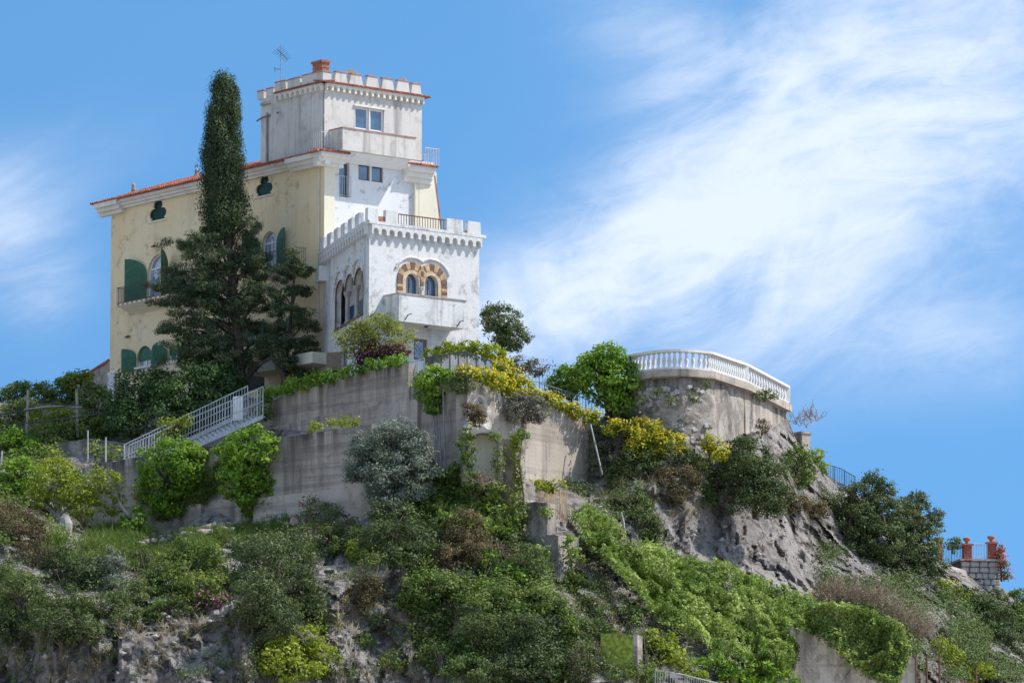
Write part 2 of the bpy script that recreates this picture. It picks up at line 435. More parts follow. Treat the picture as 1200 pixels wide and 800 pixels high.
def rock_mat(name):
    m, n, b, o = new_mat(name)
    tc = n.new('ShaderNodeTexCoord').outputs['Object']
    wob = n.new('ShaderNodeTexNoise'); n.put(wob.inputs['Vector'], tc); wob.inputs['Scale'].default_value = .5; wob.inputs['Detail'].default_value = 4
    wv = n.vmath('SUBTRACT', wob.outputs[1], (.5, .5, .5))
    ws = n.new('ShaderNodeVectorMath', operation='SCALE'); n.put(ws.inputs[0], wv); ws.inputs[3].default_value = 1.6
    tw = n.vmath('ADD', tc, ws.outputs[0])
    c = n.mix(n.ramp(n.noise(tc, .11, 6, .62, .5), .36, .64), (.36, .325, .30, 1), (.53, .485, .445, 1))
    strat = n.noise(n.scale(tw, (.9, .9, .17), rot=(0, .22, 0)), 1.0, 10, .68, .3)
    c = n.mix(n.math('MULTIPLY', n.ramp(strat, .50, .66), .80), c, (.12, .105, .098, 1))
    c = n.mix(n.math('MULTIPLY', n.ramp(n.noise(n.scale(tw, (.5, .5, .16), off=(7, 3, 1)), 1.0, 8, .64, .6), .54, .66), .8), c, (.54, .51, .49, 1))
    c = n.mix(n.math('MULTIPLY', n.ramp(n.noise(n.scale(tc, (1, 1, 1), off=(3, 9, 2)), .28, 7, .6, .3), .57, .70), .5), c, (.37, .27, .19, 1))
    c = n.mix(n.math('MULTIPLY', n.ramp(n.noise(tc, 1.9, 11, .76), .53, .64), .7), c, (.10, .088, .075, 1))
    c = n.mix(n.math('MULTIPLY', n.ramp(n.noise(n.scale(tc, (1, 1, .8), off=(1, 5, 8)), .20, 8, .68, .4), .54, .61), .6), c, (.12, .105, .058, 1))
    vc = n.new('ShaderNodeTexVoronoi', feature='DISTANCE_TO_EDGE'); n.put(vc.inputs['Vector'], n.scale(tw, (1, 1, .5), rot=(0, .3, 0))); vc.inputs['Scale'].default_value = .5
    crk = n.math('MULTIPLY', n.math('SUBTRACT', 1.0, n.ramp(vc.outputs[0], .0, .09)), n.ramp(n.noise(tc, .4, 4, .6), .42, .58))
    c = n.mix(n.math('MULTIPLY', crk, .75), c, (.05, .044, .042, 1))
    n.put(b.inputs['Base Color'], c); b.inputs['Roughness'].default_value = .95; b.inputs['Specular IOR Level'].default_value = .2
    v2 = n.new('ShaderNodeTexVoronoi', feature='F1'); n.put(v2.inputs['Vector'], n.scale(tw, (1, 1, .55))); v2.inputs['Scale'].default_value = 1.1
    h = n.math('ADD', n.math('MULTIPLY', n.noise(tw, 1.1, 13, .74, .4), 1.4), n.math('SUBTRACT', n.math('MULTIPLY', v2.outputs[0], .5), n.math('MULTIPLY', crk, .5)))
    h = n.math('SUBTRACT', h, n.math('MULTIPLY', strat, .8))
    bp = n.new('ShaderNodeBump'); bp.inputs['Strength'].default_value = 1.0; bp.inputs['Distance'].default_value = .55
    n.put(bp.inputs['Height'], h); n.put(b.inputs['Normal'], bp.outputs[0])
    return m
MT['rock'] = rock_mat('weathered_cliff_rock')
MT['ground'] = flat('pale_bounce_ground', (.38, .34, .28), .95, var=.2, sc=.05)  # out of view; made pale so it bounces warm fill light upward

def leaf_mat(name, c0, c1, c2, trans=.28, rough=.55):
    m, n, b, o = new_mat(name)
    at = n.new('ShaderNodeAttribute', attribute_name='tone')
    cr = n.new('ShaderNodeValToRGB')
    e = cr.color_ramp.elements
    e[0].position = 0.05; e[0].color = c0 + (1,); e[1].position = .95; e[1].color = c2 + (1,)
    x = e.new(.5); x.color = c1 + (1,)
    n.put(cr.inputs[0], at.outputs['Fac'])
    n.put(b.inputs['Base Color'], cr.outputs[0]); b.inputs['Roughness'].default_value = rough
    b.inputs['Specular IOR Level'].default_value = .15
    tr = n.new('ShaderNodeBsdfTranslucent')
    g = n.mix(1.0, cr.outputs[0], (1.25, 1.35, .7, 1), 'MULTIPLY')
    n.put(tr.inputs[0], g)
    mx = n.new('ShaderNodeMixShader'); mx.inputs[0].default_value = trans
    n.put(mx.inputs[1], b.outputs[0]); n.put(mx.inputs[2], tr.outputs[0])
    n.put(o.inputs[0], mx.outputs[0])
    return m
LM = {
 'cypress': leaf_mat('cypress_foliage', (0.040, 0.070, 0.036), (0.070, 0.105, 0.050), (0.166, 0.188, 0.095), .15, .6),
 'dark': leaf_mat('dark_evergreen_leaf', (0.036, 0.077, 0.025), (0.066, 0.121, 0.037), (0.124, 0.185, 0.053), .18),
 'olive': leaf_mat('olive_shrub_leaf', (0.068, 0.097, 0.032), (0.119, 0.160, 0.050), (0.193, 0.231, 0.090), .25),
 'olivedark': leaf_mat('dark_olive_leaf', (0.054, 0.080, 0.033), (0.095, 0.128, 0.048), (0.170, 0.205, 0.085), .2),
 'mid': leaf_mat('mid_green_leaf', (0.073, 0.117, 0.029), (0.136, 0.194, 0.045), (0.243, 0.285, 0.072), .28),
 'bright': leaf_mat('fresh_green_leaf', (0.093, 0.190, 0.021), (0.173, 0.298, 0.033), (0.294, 0.406, 0.061), .32),
 'lime': leaf_mat('lime_green_leaf', (0.152, 0.198, 0.023), (0.248, 0.304, 0.034), (0.373, 0.409, 0.063), .32),
 'silver': leaf_mat('silver_olive_leaf', (.105, .130, .098), (.175, .205, .16), (.28, .31, .25), .15),
 'spray': leaf_mat('airy_yellow_green_leaf', (0.131, 0.152, 0.032), (0.221, 0.244, 0.052), (0.345, 0.356, 0.098), .3),
 'grey': leaf_mat('grey_scrub_leaf', (0.110, 0.112, 0.081), (0.179, 0.178, 0.132), (0.276, 0.264, 0.201), .12),
 'brown': leaf_mat('brown_scrub_leaf', (0.083, 0.063, 0.034), (0.138, 0.106, 0.055), (0.221, 0.172, 0.086), .15),
 'mixed': leaf_mat('mixed_scrub_leaf', (0.113, 0.103, 0.056), (0.090, 0.133, 0.039), (0.170, 0.256, 0.070), .22),
 'ivy': leaf_mat('ivy_leaf', (0.117, 0.178, 0.034), (0.228, 0.310, 0.075), (0.400, 0.469, 0.155), .25, .6),
 'purple': leaf_mat('purple_leaf', (.050, .018, .028), (.085, .030, .042), (.14, .055, .060), .2),
 'yellow': leaf_mat('yellow_flower', (0.408, 0.332, 0.015), (0.527, 0.415, 0.020), (0.629, 0.515, 0.050), .2),
 'pink': leaf_mat('pink_flower', (.40, .06, .18), (.52, .12, .28), (.65, .25, .42), .2),
 'red': leaf_mat('crimson_flower', (.42, .03, .06), (.52, .06, .12), (.60, .12, .20), .2),
 'dry': leaf_mat('dry_grass', (.20, .15, .085), (.28, .22, .13), (.38, .32, .20), .2),
 'grass': leaf_mat('grass_blade', (0.082, 0.132, 0.025), (0.129, 0.190, 0.040), (0.211, 0.254, 0.081), .25),
}
# ------------------------------------------------------------------ the hill: depth of the slope behind each direction, as control points
CTRL = np.array([
 (-900,1345,262),(-300,1345,258),(300,1345,258),(800,1345,254),(1300,1345,266),(2100,1345,280),
 (-900,850,295),(-300,850,283),(0,850,278.5),(300,850,277),(480,850,280),(620,850,277),(760,850,273),(850,850,277),(950,850,288),(1060,850,292),(1000,800,291.5),(1100,850,291),(1200,850,296),(1500,850,305),(2100,850,325),
 (-900,600,318),(-300,600,304),(-300,480,326),(-900,480,335),
 (0,715,280),(150,715,279),(300,715,278),(420,715,282),(540,710,281),(640,720,279),
 (0,640,285),(110,640,287),(230,640,288),(330,640,287),(430,630,287),(540,640,286),(600,640,287.5),
 (0,590,298),(60,590,302),(110,590,305.3),(200,590,302),(300,590,298),(430,585,292),(500,585,290.5),(560,585,291),(600,580,291.5),
 (0,530,310),(60,530,309),(130,530,308.5),(220,535,304.5),(330,520,301.5),(430,510,296.5),(500,505,294.5),(548,500,292),(620,520,295.5),(700,540,299),
 (0,480,320),(130,478,322),(230,480,314),(330,470,306.5),(432,455,300),(490,450,296.5),(545,450,292.5),(620,465,297),(700,492,301),(740,470,307),
 (650,592,291.5),(705,596,294),(720,620,292),(760,560,297),(745,500,302),(800,555,296.5),(800,520,299),(870,550,301.5),(870,510,304.5),(930,540,309),(930,500,314),
 (800,650,296.3),(900,668,300.5),(960,690,304),(960,560,312),(1000,580,315),(1040,620,315),(1100,655,318),(1180,695,322),(1250,735,324),
 (660,640,289),(690,690,285.5),(760,700,288),(850,740,287.5),(950,745,291),(1050,765,294),(1000,720,299),(1100,720,307),(1150,760,308),(1130,700,314),
 (640,552,298.5),(690,560,300),(110,624,304.5),(200,620,303.5),(300,612,299.5),(400,604,294.5),
 (1500,830,335),(2100,1000,350),
], float)
def _rbf_fit(c):
    n = len(c); d = np.hypot(c[:, None, 0] - c[None, :, 0], c[:, None, 1] - c[None, :, 1])
    A = np.zeros((n + 3, n + 3)); A[:n, :n] = d; A[:n, n] = 1; A[:n, n + 1:] = c[:, :2]; A[n:, :n] = A[:n, n:].T
    A[:n, :n] -= np.eye(n) * 3.0
    return np.linalg.solve(A, np.concatenate([c[:, 2], np.zeros(3)]))
_W = _rbf_fit(CTRL)
def depth(px, py):
    px = np.asarray(px, float); py = np.asarray(py, float)
    d = np.hypot(px[..., None] - CTRL[:, 0], py[..., None] - CTRL[:, 1])
    return d @ _W[:-3] + _W[-3] + _W[-2] * px + _W[-1] * py
def surf(px, py):
    px = np.asarray(px, float); py = np.asarray(py, float)
    Y = depth(px, py); p = Pn(px, py, Y)
    q = p * np.array([.16, .16, .11])
    r1 = 1 - np.abs(2 * fbm(q, 4) - 1)
    r2 = fbm(p * np.array([.55, .4, .22]) + 9.1, 5, .55)
    r3 = 1 - np.abs(2 * fbm(p * np.array([1.1, .9, .75]) + 3.7, 3, .5) - 1)
    amp = np.clip((py - 560) / 90, .12, 1) * np.clip((px + 400) / 300, .4, 1)
    amp = np.where(px > 690, np.maximum(amp, .85), amp)
    amp = np.where((px > 735) & (py < 505), .2, amp)
    def cells(sc, tilt, seed):
        q = p * np.array(sc) + seed; i0 = np.floor(q).astype(np.int64); bd = np.full(px.shape, 9.0); val = np.zeros(px.shape)
        for a in (-1, 0, 1):
            for b in (-1, 0, 1):
                for c in (-1, 0, 1):
                    ci = i0 + np.array([a, b, c]); h = [_h(ci[..., 0] + 31 * k, ci[..., 1] - 17 * k, ci[..., 2] + 7 * k) for k in range(6)]
                    f = np.stack([ci[..., 0] + h[0], ci[..., 1] + h[1], ci[..., 2] + h[2]], -1); d = ((q - f) ** 2).sum(-1)
                    v = (h[3] - .5) + ((q - f)[..., 0] * (h[4] - .5) + (q - f)[..., 2] * (h[5] - .5)) * tilt
                    m = d < bd; bd = np.where(m, d, bd); val = np.where(m, v, val)
        return val
    crag = cells((.42, .3, .24), 1.6, 5.5) * 1.1 + cells((1.15, .8, .62), 1.8, 1.7) * .50 + cells((2.6, 1.6, 1.4), 1.8, 8.3) * .17
    return Pn(px, py, Y - amp * (crag + (r1 - .55) * 2.6 + (r2 - .5) * 4.2 + (r3 - .6) * 1.0))
TOPX = [-900, -300, 0, 60, 128, 300, 380, 480, 548, 575, 600, 625, 700, 738, 800, 873, 921, 935, 948, 965, 1000, 1060, 1100, 1150, 1180, 1200, 1300, 2100]
TOPY = [500, 490, 472, 466, 470, 466, 452, 449, 447, 446, 450, 462, 492, 470, 448, 460, 486, 520, 535, 553, 574, 628, 655, 678, 692, 712, 765, 1000]
def topline(px): return np.interp(px, TOPX, TOPY)

def build_hill():
    xs = np.concatenate([np.arange(-900, -40, 60), np.arange(-40, 1245, 3.0), np.arange(1260, 2101, 60)])
    tin = np.linspace(0, 1, 150)
    cols = []
    for x in xs:
        t = topline(x)
        ys = np.concatenate([np.linspace(1345, 880, 14)[:-1], 880 + (t - 880) * tin])
        cols.append(ys)
    ys = np.array(cols); px = np.repeat(xs[:, None], ys.shape[1], 1)
    v = surf(px, ys)
    back = []
    for dY, dz in ((3, -.1), (8, -.2), (20, -.3), (45, -1.0), (90, -4.0)):
        e = v[:, -1, :].copy(); e[:, 0] *= (e[:, 1] + dY) / e[:, 1]; e[:, 1] += dY; e[:, 2] += dz; back.append(e)
    v = np.concatenate([v] + [b[:, None, :] for b in back], 1)
    nx, ny = v.shape[:2]
    idx = np.arange(nx * ny).reshape(nx, ny)
    f = np.stack([idx[:-1, :-1], idx[1:, :-1], idx[1:, 1:], idx[:-1, 1:]], -1).reshape(-1, 4)
    me = bpy.data.meshes.new('hillside'); me.from_pydata(v.reshape(-1, 3).tolist(), [], f.tolist())
    me.polygons.foreach_set('use_smooth', [True] * len(me.polygons)); me.set_sharp_from_angle(angle=.38); me.materials.append(MT['rock'])
    o = bpy.data.objects.new('hillside', me); COL.objects.link(o); tag(o, 'steep grey cliff and overgrown slope below the villa', None, None, 'structure')
build_hill()
g = MB(); g.add([(-2500, -300, 0), (2500, -300, 0), (2500, 4500, 0), (-2500, 4500, 0)], [(0, 1, 2, 3)])
tag(g.build('ground', MT['ground']), 'unseen ground at the foot of the cliff, paled to bounce fill light', None, None, 'structure')

# ------------------------------------------------------------------ retaining walls
def wall_strip(mb, pts, thick, res=.5, rough=.07, seed=0, batter=0.0, dirt=1.0):
    """pts: (x, y, ztop, zbottom) along the face; thickness goes away from the camera side"""
    P3 = [Vector((p[0], p[1], 0)) for p in pts]
    seg = []
    for i in range(len(pts) - 1):
        L = (P3[i + 1] - P3[i]).length; n = max(1, int(L / res))
        for k in range(n): seg.append((i, k / n))
    seg.append((len(pts) - 2, 1.0))
    rows = max(2, int((pts[0][2] - pts[0][3]) / res))
    grid = []; backs = []
    for (i, t) in seg:
        a, b = pts[i], pts[i + 1]
        d = (P3[i + 1] - P3[i]).normalized(); nn = Vector((d.y, -d.x, 0))
        if nn.y > 0: nn = -nn
        p = P3[i].lerp(P3[i + 1], t); zt = a[2] + (b[2] - a[2]) * t; zb = a[3] + (b[3] - a[3]) * t
        c = []
        for r in range(rows + 1):
            z = zb + (zt - zb) * r / rows
            q = p + nn * (batter * (zt - z)); q = Vector((q.x, q.y, z))
            nz = float(fbm(np.array([[q.x * .9 + seed, q.y * .9, q.z * .9]]), 3)[0]) - .5
            c.append(q + nn * nz * rough * 2)
        c[-1].z += (float(fbm(np.array([[p.x * 1.7 + seed, p.y * 1.7, 3.3]]), 3)[0]) - .5) * rough * 2.0
        grid.append(c); backs.append((p - nn * thick, zt, zb))
    b0 = len(mb.v)
    for c in grid:
        for r_, q_ in enumerate(c): mb.dirt[len(mb.v) + r_] = dirt * math.exp(-(c[-1].z - q_.z) / 1.4) * (.35 + 1.3 * vnoise(np.array([q_.x * .45 + seed, q_.y * .45, 1.0])))
        mb.v += c
    R = rows + 1
    for i in range(len(grid) - 1):
        for r in range(rows):
            mb.f.append((b0 + i * R + r, b0 + (i + 1) * R + r, b0 + (i + 1) * R + r + 1, b0 + i * R + r + 1))
    b1 = len(mb.v)
    for q, zt, zb in backs: mb.v += [Vector((q.x, q.y, zb)), Vector((q.x, q.y, zt))]
    for i in range(len(grid) - 1):
        mb.f.append((b0 + i * R + rows, b0 + (i + 1) * R + rows, b1 + 2 * i + 3, b1 + 2 * i + 1))
        mb.f.append((b1 + 2 * i, b1 + 2 * i + 1, b1 + 2 * i + 3, b1 + 2 * i + 2))
    for i in (0, len(grid) - 1):
        mb.f.append(tuple([b0 + i * R + r for r in range(rows + 1)] + [b1 + 2 * i + 1, b1 + 2 * i]))

def edge_pts(fr, tops, bots, d=0.0):
    """tops/bots: photo pixels read on the plane of fr"""
    bx = [b[0] for b in bots]; by = [b[1] for b in bots]
    out = []
    for x, y in tops:
        s, zt = fr.inv(x, y, d); zb = fr.inv(x, float(np.interp(x, bx, by)), d)[1]
        p = fr(s, d, 0); out.append((p.x, p.y, zt, zb))
    return out

V_DIR = Vector((-.628, .778)); U_DIR = Vector((.778, .628)); W_DIR = Vector((-.262, .965))
CW = P(432, 440, 300.0)
FB = Frame(P(430, 540, 290.0), (.775, -.63))          # lower retaining wall
FA = Frame(P(548, 470, 290.0), (.628, -.778))         # upper retaining wall (parallel to the yellow front)
FR = Frame(P(548, 470, 290.0), (.60, .80))            # sunlit bastion flank
FA2 = Frame(P(548, 470, 290.0), (.628, -.778))

mb = MB()
wall_strip(mb, edge_pts(FB, [(96, 548), (150, 537), (230, 527), (300, 517), (360, 508), (436, 497)], [(96, 650), (436, 610)]), .8, rough=.05, seed=3)
lw = mb.build('retaining_wall', MT['concrete'], crease=.6); tag(lw, 'long lower concrete retaining wall with ivy mounds hanging over it', 'wall')
mb = MB()
for (x0, x1, yt0, yt1, yb, dd, sd_) in ((98, 236, 599, 590, 645, .22, 1), (297, 436, 584, 567, 625, .32, 2)):
    wall_strip(mb, edge_pts(FB, [(x0, yt0), (x1, yt1)], [(x0, yb), (x1, yb)], dd), dd + .1, rough=.05, seed=sd_, dirt=.0)
mb.build('wall_footing', MT['concrete'], None, crease=.6).parent = lw

mb = MB()
wall_strip(mb, edge_pts(FA, [(309, 473), (345, 460), (400, 444), (440, 433), (479, 426)], [(309, 540), (479, 520)]), .7, rough=.06, seed=5)
uw = mb.build('retaining_wall', MT['concrete'], crease=.6); tag(uw, 'upper stained retaining wall with trailing green plants along its top', 'wall')
mb = MB()
wall_strip(mb, edge_pts(FA, [(300, 505), (390, 484), (489, 467)], [(300, 545), (489, 540)], .18), .3, rough=.05, seed=6, dirt=.25)
mb.build('lower_course', MT['concrete'], None, crease=.6).parent = uw

bastion = thing('stone_bastion', 'rough old bastion wall with a vaulted niche and a sunlit concrete flank', 'wall', FR(0, 0, 30))
mb = MB()
wall_strip(mb, edge_pts(FA, [(480, 452), (515, 448), (548.5, 446)], [(480, 590), (548, 600)], -.1), .7, rough=.1, seed=8)
mb.build('shaded_flank', MT['concrete'], bastion, crease=.6)
mb = MB()
wall_strip(mb, edge_pts(FR, [(548, 446), (566, 454), (590, 466), (618, 474)], [(548, 605), (618, 612)], 0), .8, rough=.20, seed=9, res=.3)
mb.build('rough_flank', MT['lime'], bastion, crease=.6)
mb = MB()
wall_strip(mb, edge_pts(FR, [(614, 470), (655, 478), (688, 489), (703, 496), (706, 520)], [(614, 600), (660, 606), (706, 600)], .12), .8, rough=.05, seed=10)
mb.build('concrete_flank', MT['concrete_lit'], bastion, crease=.6)

# vaulted niche that stands out of the bastion
fv = Frame(P(564, 545, 287.4), (1.0, .06))
arch = thing('stone_archway', 'low vaulted stone arch with a tan underside set against the bastion', 'arch', fv(0, 0, fv.inv(562, 570)[1]))
s0, s1, z0, z1 = fv.rect(546, 586, 503, 552)
mb = MB(); n = 12; rin = (s1 - s0) / 2 - .12; rout = (s1 - s0) / 2 + .16; c = (s0 + s1) / 2; zs = z1 - rin * .62 - .22
pin = [(c + rin * math.cos(math.pi * i / n), zs + rin * .62 * math.sin(math.pi * i / n)) for i in range(n + 1)]
pout = [(c + rout * (1 + random.uniform(-.05, .07)) * math.cos(math.pi * i / n), zs + (rin * .62 + random.uniform(.18, .42)) * math.sin(math.pi * i / n)) for i in range(n + 1)]
for i in range(n):
    q = [pin[i], pin[i + 1], pout[i + 1], pout[i]]
    mb.prism([fv(a, .25, b) for a, b in q], [fv(a, -2.6, b) for a, b in q])
mb.build('vault', MT['concrete_lit'], arch)
for a, b in ((c - rout, c - rin), (c + rin, c + rout)):
    mb = MB(); mb.box(fv, a, b, -2.6, .22, z0 - .6, zs); mb.build('jamb', MT['oldwall'], arch)
mb = MB(); mb.box(fv, c - rin, c + rin, -.85, -.7, z0 - .6, z1 - .1); mb.build('back_wall', MT['cream'], arch)

# stepped buttress wall down the slope
but = thing('stepped_wall', 'stepped concrete wall running down the slope in front of the bastion', 'wall', P(640, 700, 284))
for (xa, xc, xb, yt, yb, Y, dep) in ((578, 604, 616, 513, 640, 288.6, 1.3), (617, 641, 650, 587, 650, 285.8, 1.0), (640, 655, 678, 625, 735, 284.2, 1.1)):
    f1 = Frame(P(xc, (yt + yb) / 2, Y), (.80, -.60)); f2 = Frame(P(xc, (yt + yb) / 2, Y), (.60, .80))
    sa = f1.inv(xa, yt)[0]; sb = f2.inv(xb, yt)[0]; zt = f1.inv(xc, yt)[1]; zb = f1.inv(xc, yb)[1]
    A = f1(sa, 0, 0); B = f1(0, 0, 0); C = f2(sb, 0, 0); Dp = A + (C - B)
    mb = MB(); nseg = 6
    for k in range(1):
        pass
    wall_strip(mb, [(A.x, A.y, zt, zb), (B.x, B.y, zt - .05, zb)], .1, res=.25, rough=.16, seed=xa)
    wall_strip(mb, [(B.x, B.y, zt - .05, zb), (C.x, C.y, zt - .1, zb)], .1, res=.25, rough=.16, seed=xb)
    mb.hexa([Vector((q.x, q.y, z)) + Vector((0, .12, 0)) for z in (zb, zt - .06) for q in (A, B, C, Dp)])
    mb.build('wall_step', MT['oldwall'], but, crease=.6)

# mossy block near the bottom edge
f1 = Frame(P(742, 770, 276.5), (.97, -.24))
mb = MB(); sa, sb, zb, zt = f1.rect(704, 742, 742, 812)
wall_strip(mb, [tuple(f1(sa, 0, 0))[:2] + (zt, zb), tuple(f1(sb, 0, 0))[:2] + (zt - .05, zb)], 1.4, res=.25, rough=.13, seed=31)
mo = mb.build('garden_wall', MT['moss'], crease=.6); tag(mo, 'squat block of wall covered in yellow green moss', 'wall')
mb = MB(); mb.box(f1, sb - .02, sb + .22, -1.3, -.06, zb, zt - .06); mb.build('wall_end', MT['oldwall'], None).parent = mo

# wall below the ivy, and its posts
fi = Frame(P(930, 770, 286.0), (.98, .2))
mb = MB(); wall_strip(mb, edge_pts(fi, [(925, 736), (960, 738), (1010, 750), (1060, 764), (1072, 772)], [(925, 830), (1072, 830)]), .9, rough=.07, seed=41)
tag(mb.build('retaining_wall', MT['pale_block'], crease=.6), 'pale block retaining wall half covered by a curtain of ivy', 'wall')

# rubble edging: single stones
rub = thing('rubble_wall', 'low dry rubble wall of pinkish stones below the long retaining wall', 'wall', surf(230, 632) - np.array([0, .6, .3]))
rub_loc = Vector(rub.location)
def stone_mesh(name, sz, seed, mat):
    r = random.Random(seed); mb = MB()
    pts = []
    for z in (-1, 1):
        for x, y in ((-1, -1), (1, -1), (1, 1), (-1, 1)):
            pts.append(Vector((x * sz[0] * r.uniform(.32, .5), y * sz[1] * r.uniform(.32, .5), z * sz[2] * r.uniform(.32, .5))))
    ctr = [Vector((0, 0, 0))]
    mb.add(pts, [(0, 3, 2, 1), (4, 5, 6, 7), (0, 1, 5, 4), (1, 2, 6, 5), (2, 3, 7, 6), (3, 0, 4, 7)])
    import bmesh
    me = bpy.data.meshes.new(name); me.from_pydata([tuple(v) for v in mb.v], [], mb.f)
    bm = bmesh.new(); bm.from_mesh(me); bmesh.ops.bevel(bm, geom=list(bm.edges) , offset=.16 * min(sz), segments=1, affect='EDGES')
    bmesh.ops.recalc_face_normals(bm, faces=bm.faces)
    bm.to_mesh(me); bm.free(); me.materials.append(mat); return me
SM = [stone_mesh('stone', (.75, .6, .5), k, MT['stone_pink' if k % 3 else 'stone']) for k in range(6)]
k = 0
for row in range(2):
    for x in np.arange(165 + row * 6, 352 - row * 5, 9.0):
        yy = float(np.interp(x, [162, 260, 350], [637, 619, 610])) + 1 - row * 6 + random.uniform(-1.5, 1.5)
        p = Vector(surf(x + random.uniform(-2, 2), yy + 4)); p.y -= 1.0 - row * .18
        p.z = P(x, yy, p.y).z
        o = bpy.data.objects.new('stone', SM[k % 6]); COL.objects.link(o); o.parent = rub; o.location = p - rub_loc
        o.rotation_euler = (random.uniform(-.3, .3), random.uniform(-.3, .3), random.uniform(0, 6)); sc_ = random.uniform(.5, .95); o.scale = (sc_, sc_, sc_ * random.uniform(.7, 1.1)); k += 1

# ------------------------------------------------------------------ belvedere with the white balustrade
BP = [(738, 437, 300.9), (752, 434, 299.6), (775, 431, 298.6), (800, 430, 298.2), (832, 433, 299.2), (873, 446.5, 303.4), (922, 472, 312.4)]
zt = float(np.mean([P(*b).z for b in BP]))
BW = []
for x, y, Y in BP:
    q = P(x, y, Y); Y2 = Y * (zt - CAMZ) / (q.z - CAMZ); q = P(x, y, Y2); BW.append(Vector((q.x, q.y, zt)))
bel = thing('stone_belvedere', 'rounded rubble stone terrace wall carrying the white balustrade', 'wall', (BW[3].x, BW[3].y + 3, zt - 6))
mb = MB(); wall_strip(mb, [(p.x, p.y, zt - .55, zt - 7.5) for p in BW[:5]] + [(BW[5].x - .1, BW[5].y, zt - .55, zt - 7.5)], 1.5, res=.3, rough=.21, seed=51, batter=.05)
mb.build('rubble_wall', MT['oldwall'], bel, crease=.6)
mb = MB(); wall_strip(mb, [(BW[5].x, BW[5].y + .1, zt - .55, zt - 7.5), (BW[6].x, BW[6].y, zt - .55, zt - 7)], 1.5, res=.3, rough=.13, seed=52, batter=.02)
mb.build('plastered_flank', MT['concrete_lit'], bel, crease=.6)
# single stones showing through the fallen render
SMG = [stone_mesh('stone', (.62, .5, .42), 20 + k, MT['stone' if k % 2 else 'mortar']) for k in range(6)]
bl0 = Vector(bel.location)
SMD = [stone_mesh('stone', (.62, .5, .42), 40 + k, MT['oldwall' if k % 2 else 'stone']) for k in range(6)]
for k in range(420):
    t = random.random() ** 1.25; i = min(3, int(t * 4)); f_ = t * 4 - i
    q = BW[i].lerp(BW[i + 1], f_); z = zt - random.uniform(1.1, 5.6)
    gx = 600 + FOC * q.x / q.y
    if fbm(np.array([[q.x * .5, z * .5, 7.0]]), 2)[0] < .40 + .17 * t: continue
    o = bpy.data.objects.new('stone', (SMG if k % 3 else SMD)[k % 6]); COL.objects.link(o); o.parent = bel
    dirv = (BW[i + 1] - BW[i]).normalized(); nn = Vector((dirv.y, -dirv.x, 0)); k_r = random.uniform(.5, 2.0)
    q = q + nn * (.05 * (zt - .55 - z) - .03 * k_r); o.location = Vector((q.x, q.y, z)) - bl0
    o.rotation_euler = (random.uniform(-.15, .15), random.uniform(-.5, .5), math.atan2(dirv.y, dirv.x) + random.uniform(-.2, .2)); k_ = random.uniform(.35, .8); o.scale = (k_ * random.uniform(.8, 1.3), k_, k_)
def offset_ring(pts, d):
    out = []
    for i, p in enumerate(pts):
        a = pts[max(i - 1, 0)]; b = pts[min(i + 1, len(pts) - 1)]
        t = (b - a).normalized(); out.append(p + Vector((t.y, -t.x, 0)) * d)
    return out
def band(mb, pts, d0, d1, z0, z1):
    A = offset_ring(pts, d0); B = offset_ring(pts, d1)
    for i in range(len(pts) - 1):
        q = [A[i], A[i + 1], B[i + 1], B[i]]
        mb.hexa([Vector((v.x, v.y, z)) for z in (z0, z1) for v in q])
def dense(pts, step):
    out = []
    for i in range(len(pts) - 1):
        n = max(1, round((pts[i + 1] - pts[i]).length / step))
        out += [pts[i].lerp(pts[i + 1], k / n) for k in range(n)]
    return out + [pts[-1]]
def smooth_line(pts, it=2):
    for _ in range(it):
        o = [pts[0]]
        for i in range(len(pts) - 1):
            o += [pts[i].lerp(pts[i + 1], .25), pts[i].lerp(pts[i + 1], .75)]
        pts = o + [pts[-1]]
    return pts
arc = smooth_line(BW[:5]) ; line = arc + BW[5:]
mb = MB(); band(mb, line, .32, -.9, zt - .55, zt - .12); mb.build('coping', MT['concrete'], bel)
mb = MB(); q = [Vector((v.x, v.y, zt - .6)) for v in BW] + [BW[6] + Vector((0, 8, -.6)), BW[0] + Vector((0, 8, -.6))]
mb.prism(q, [v + Vector((0, 0, .3)) for v in q]); mb.build('terrace_floor', MT['concrete'], bel)
bal = thing('balustrade', 'white stone balustrade curving round the cliff top terrace', 'balustrade', (BW[3].x, BW[3].y, zt))
zb0, zb1 = zt - .12, zt + 1.03
mb = MB(); band(mb, line, .16, -.14, zb0, zb0 + .13); mb.build('plinth', MT['baluster'], bal)
mb = MB(); band(mb, line, .20, -.18, zb1 - .14, zb1); mb.build('handrail', MT['trim'], bal)
prof = [(.085, 0), (.085, .06), (.05, .10), (.105, .30), (.095, .42), (.05, .70), (.05, .78), (.085, .83), (.085, .88)]
hh = zb1 - .14 - zb0 - .13; first = None
L = dense(arc + [BW[5]], .33) + dense(BW[5:], .62)[1:]; bl = Vector(bal.location)
for i, p in enumerate(L):
    if i in (0,) : continue
    base = Vector((p.x, p.y, zb0 + .13))
    if first is None:
        mb = MB(); mb.lathe(base * 0, [(r * 1.25, z / .88 * hh) for r, z in prof], 8)
        me = mb.build('baluster', MT['baluster'], None, smooth=True); me.parent = bal; me.location = base - bl; first = me
    else: dup(first, base - bl, bal)
for p in (BW[0], BW[5], BW[6]):
    mb = MB(); fr = Frame(p, (1, .4)); mb.box(fr, -.17, .17, -.17, .17, zb0 + .13, zb1 - .14); mb.build('post', MT['baluster'], bal)

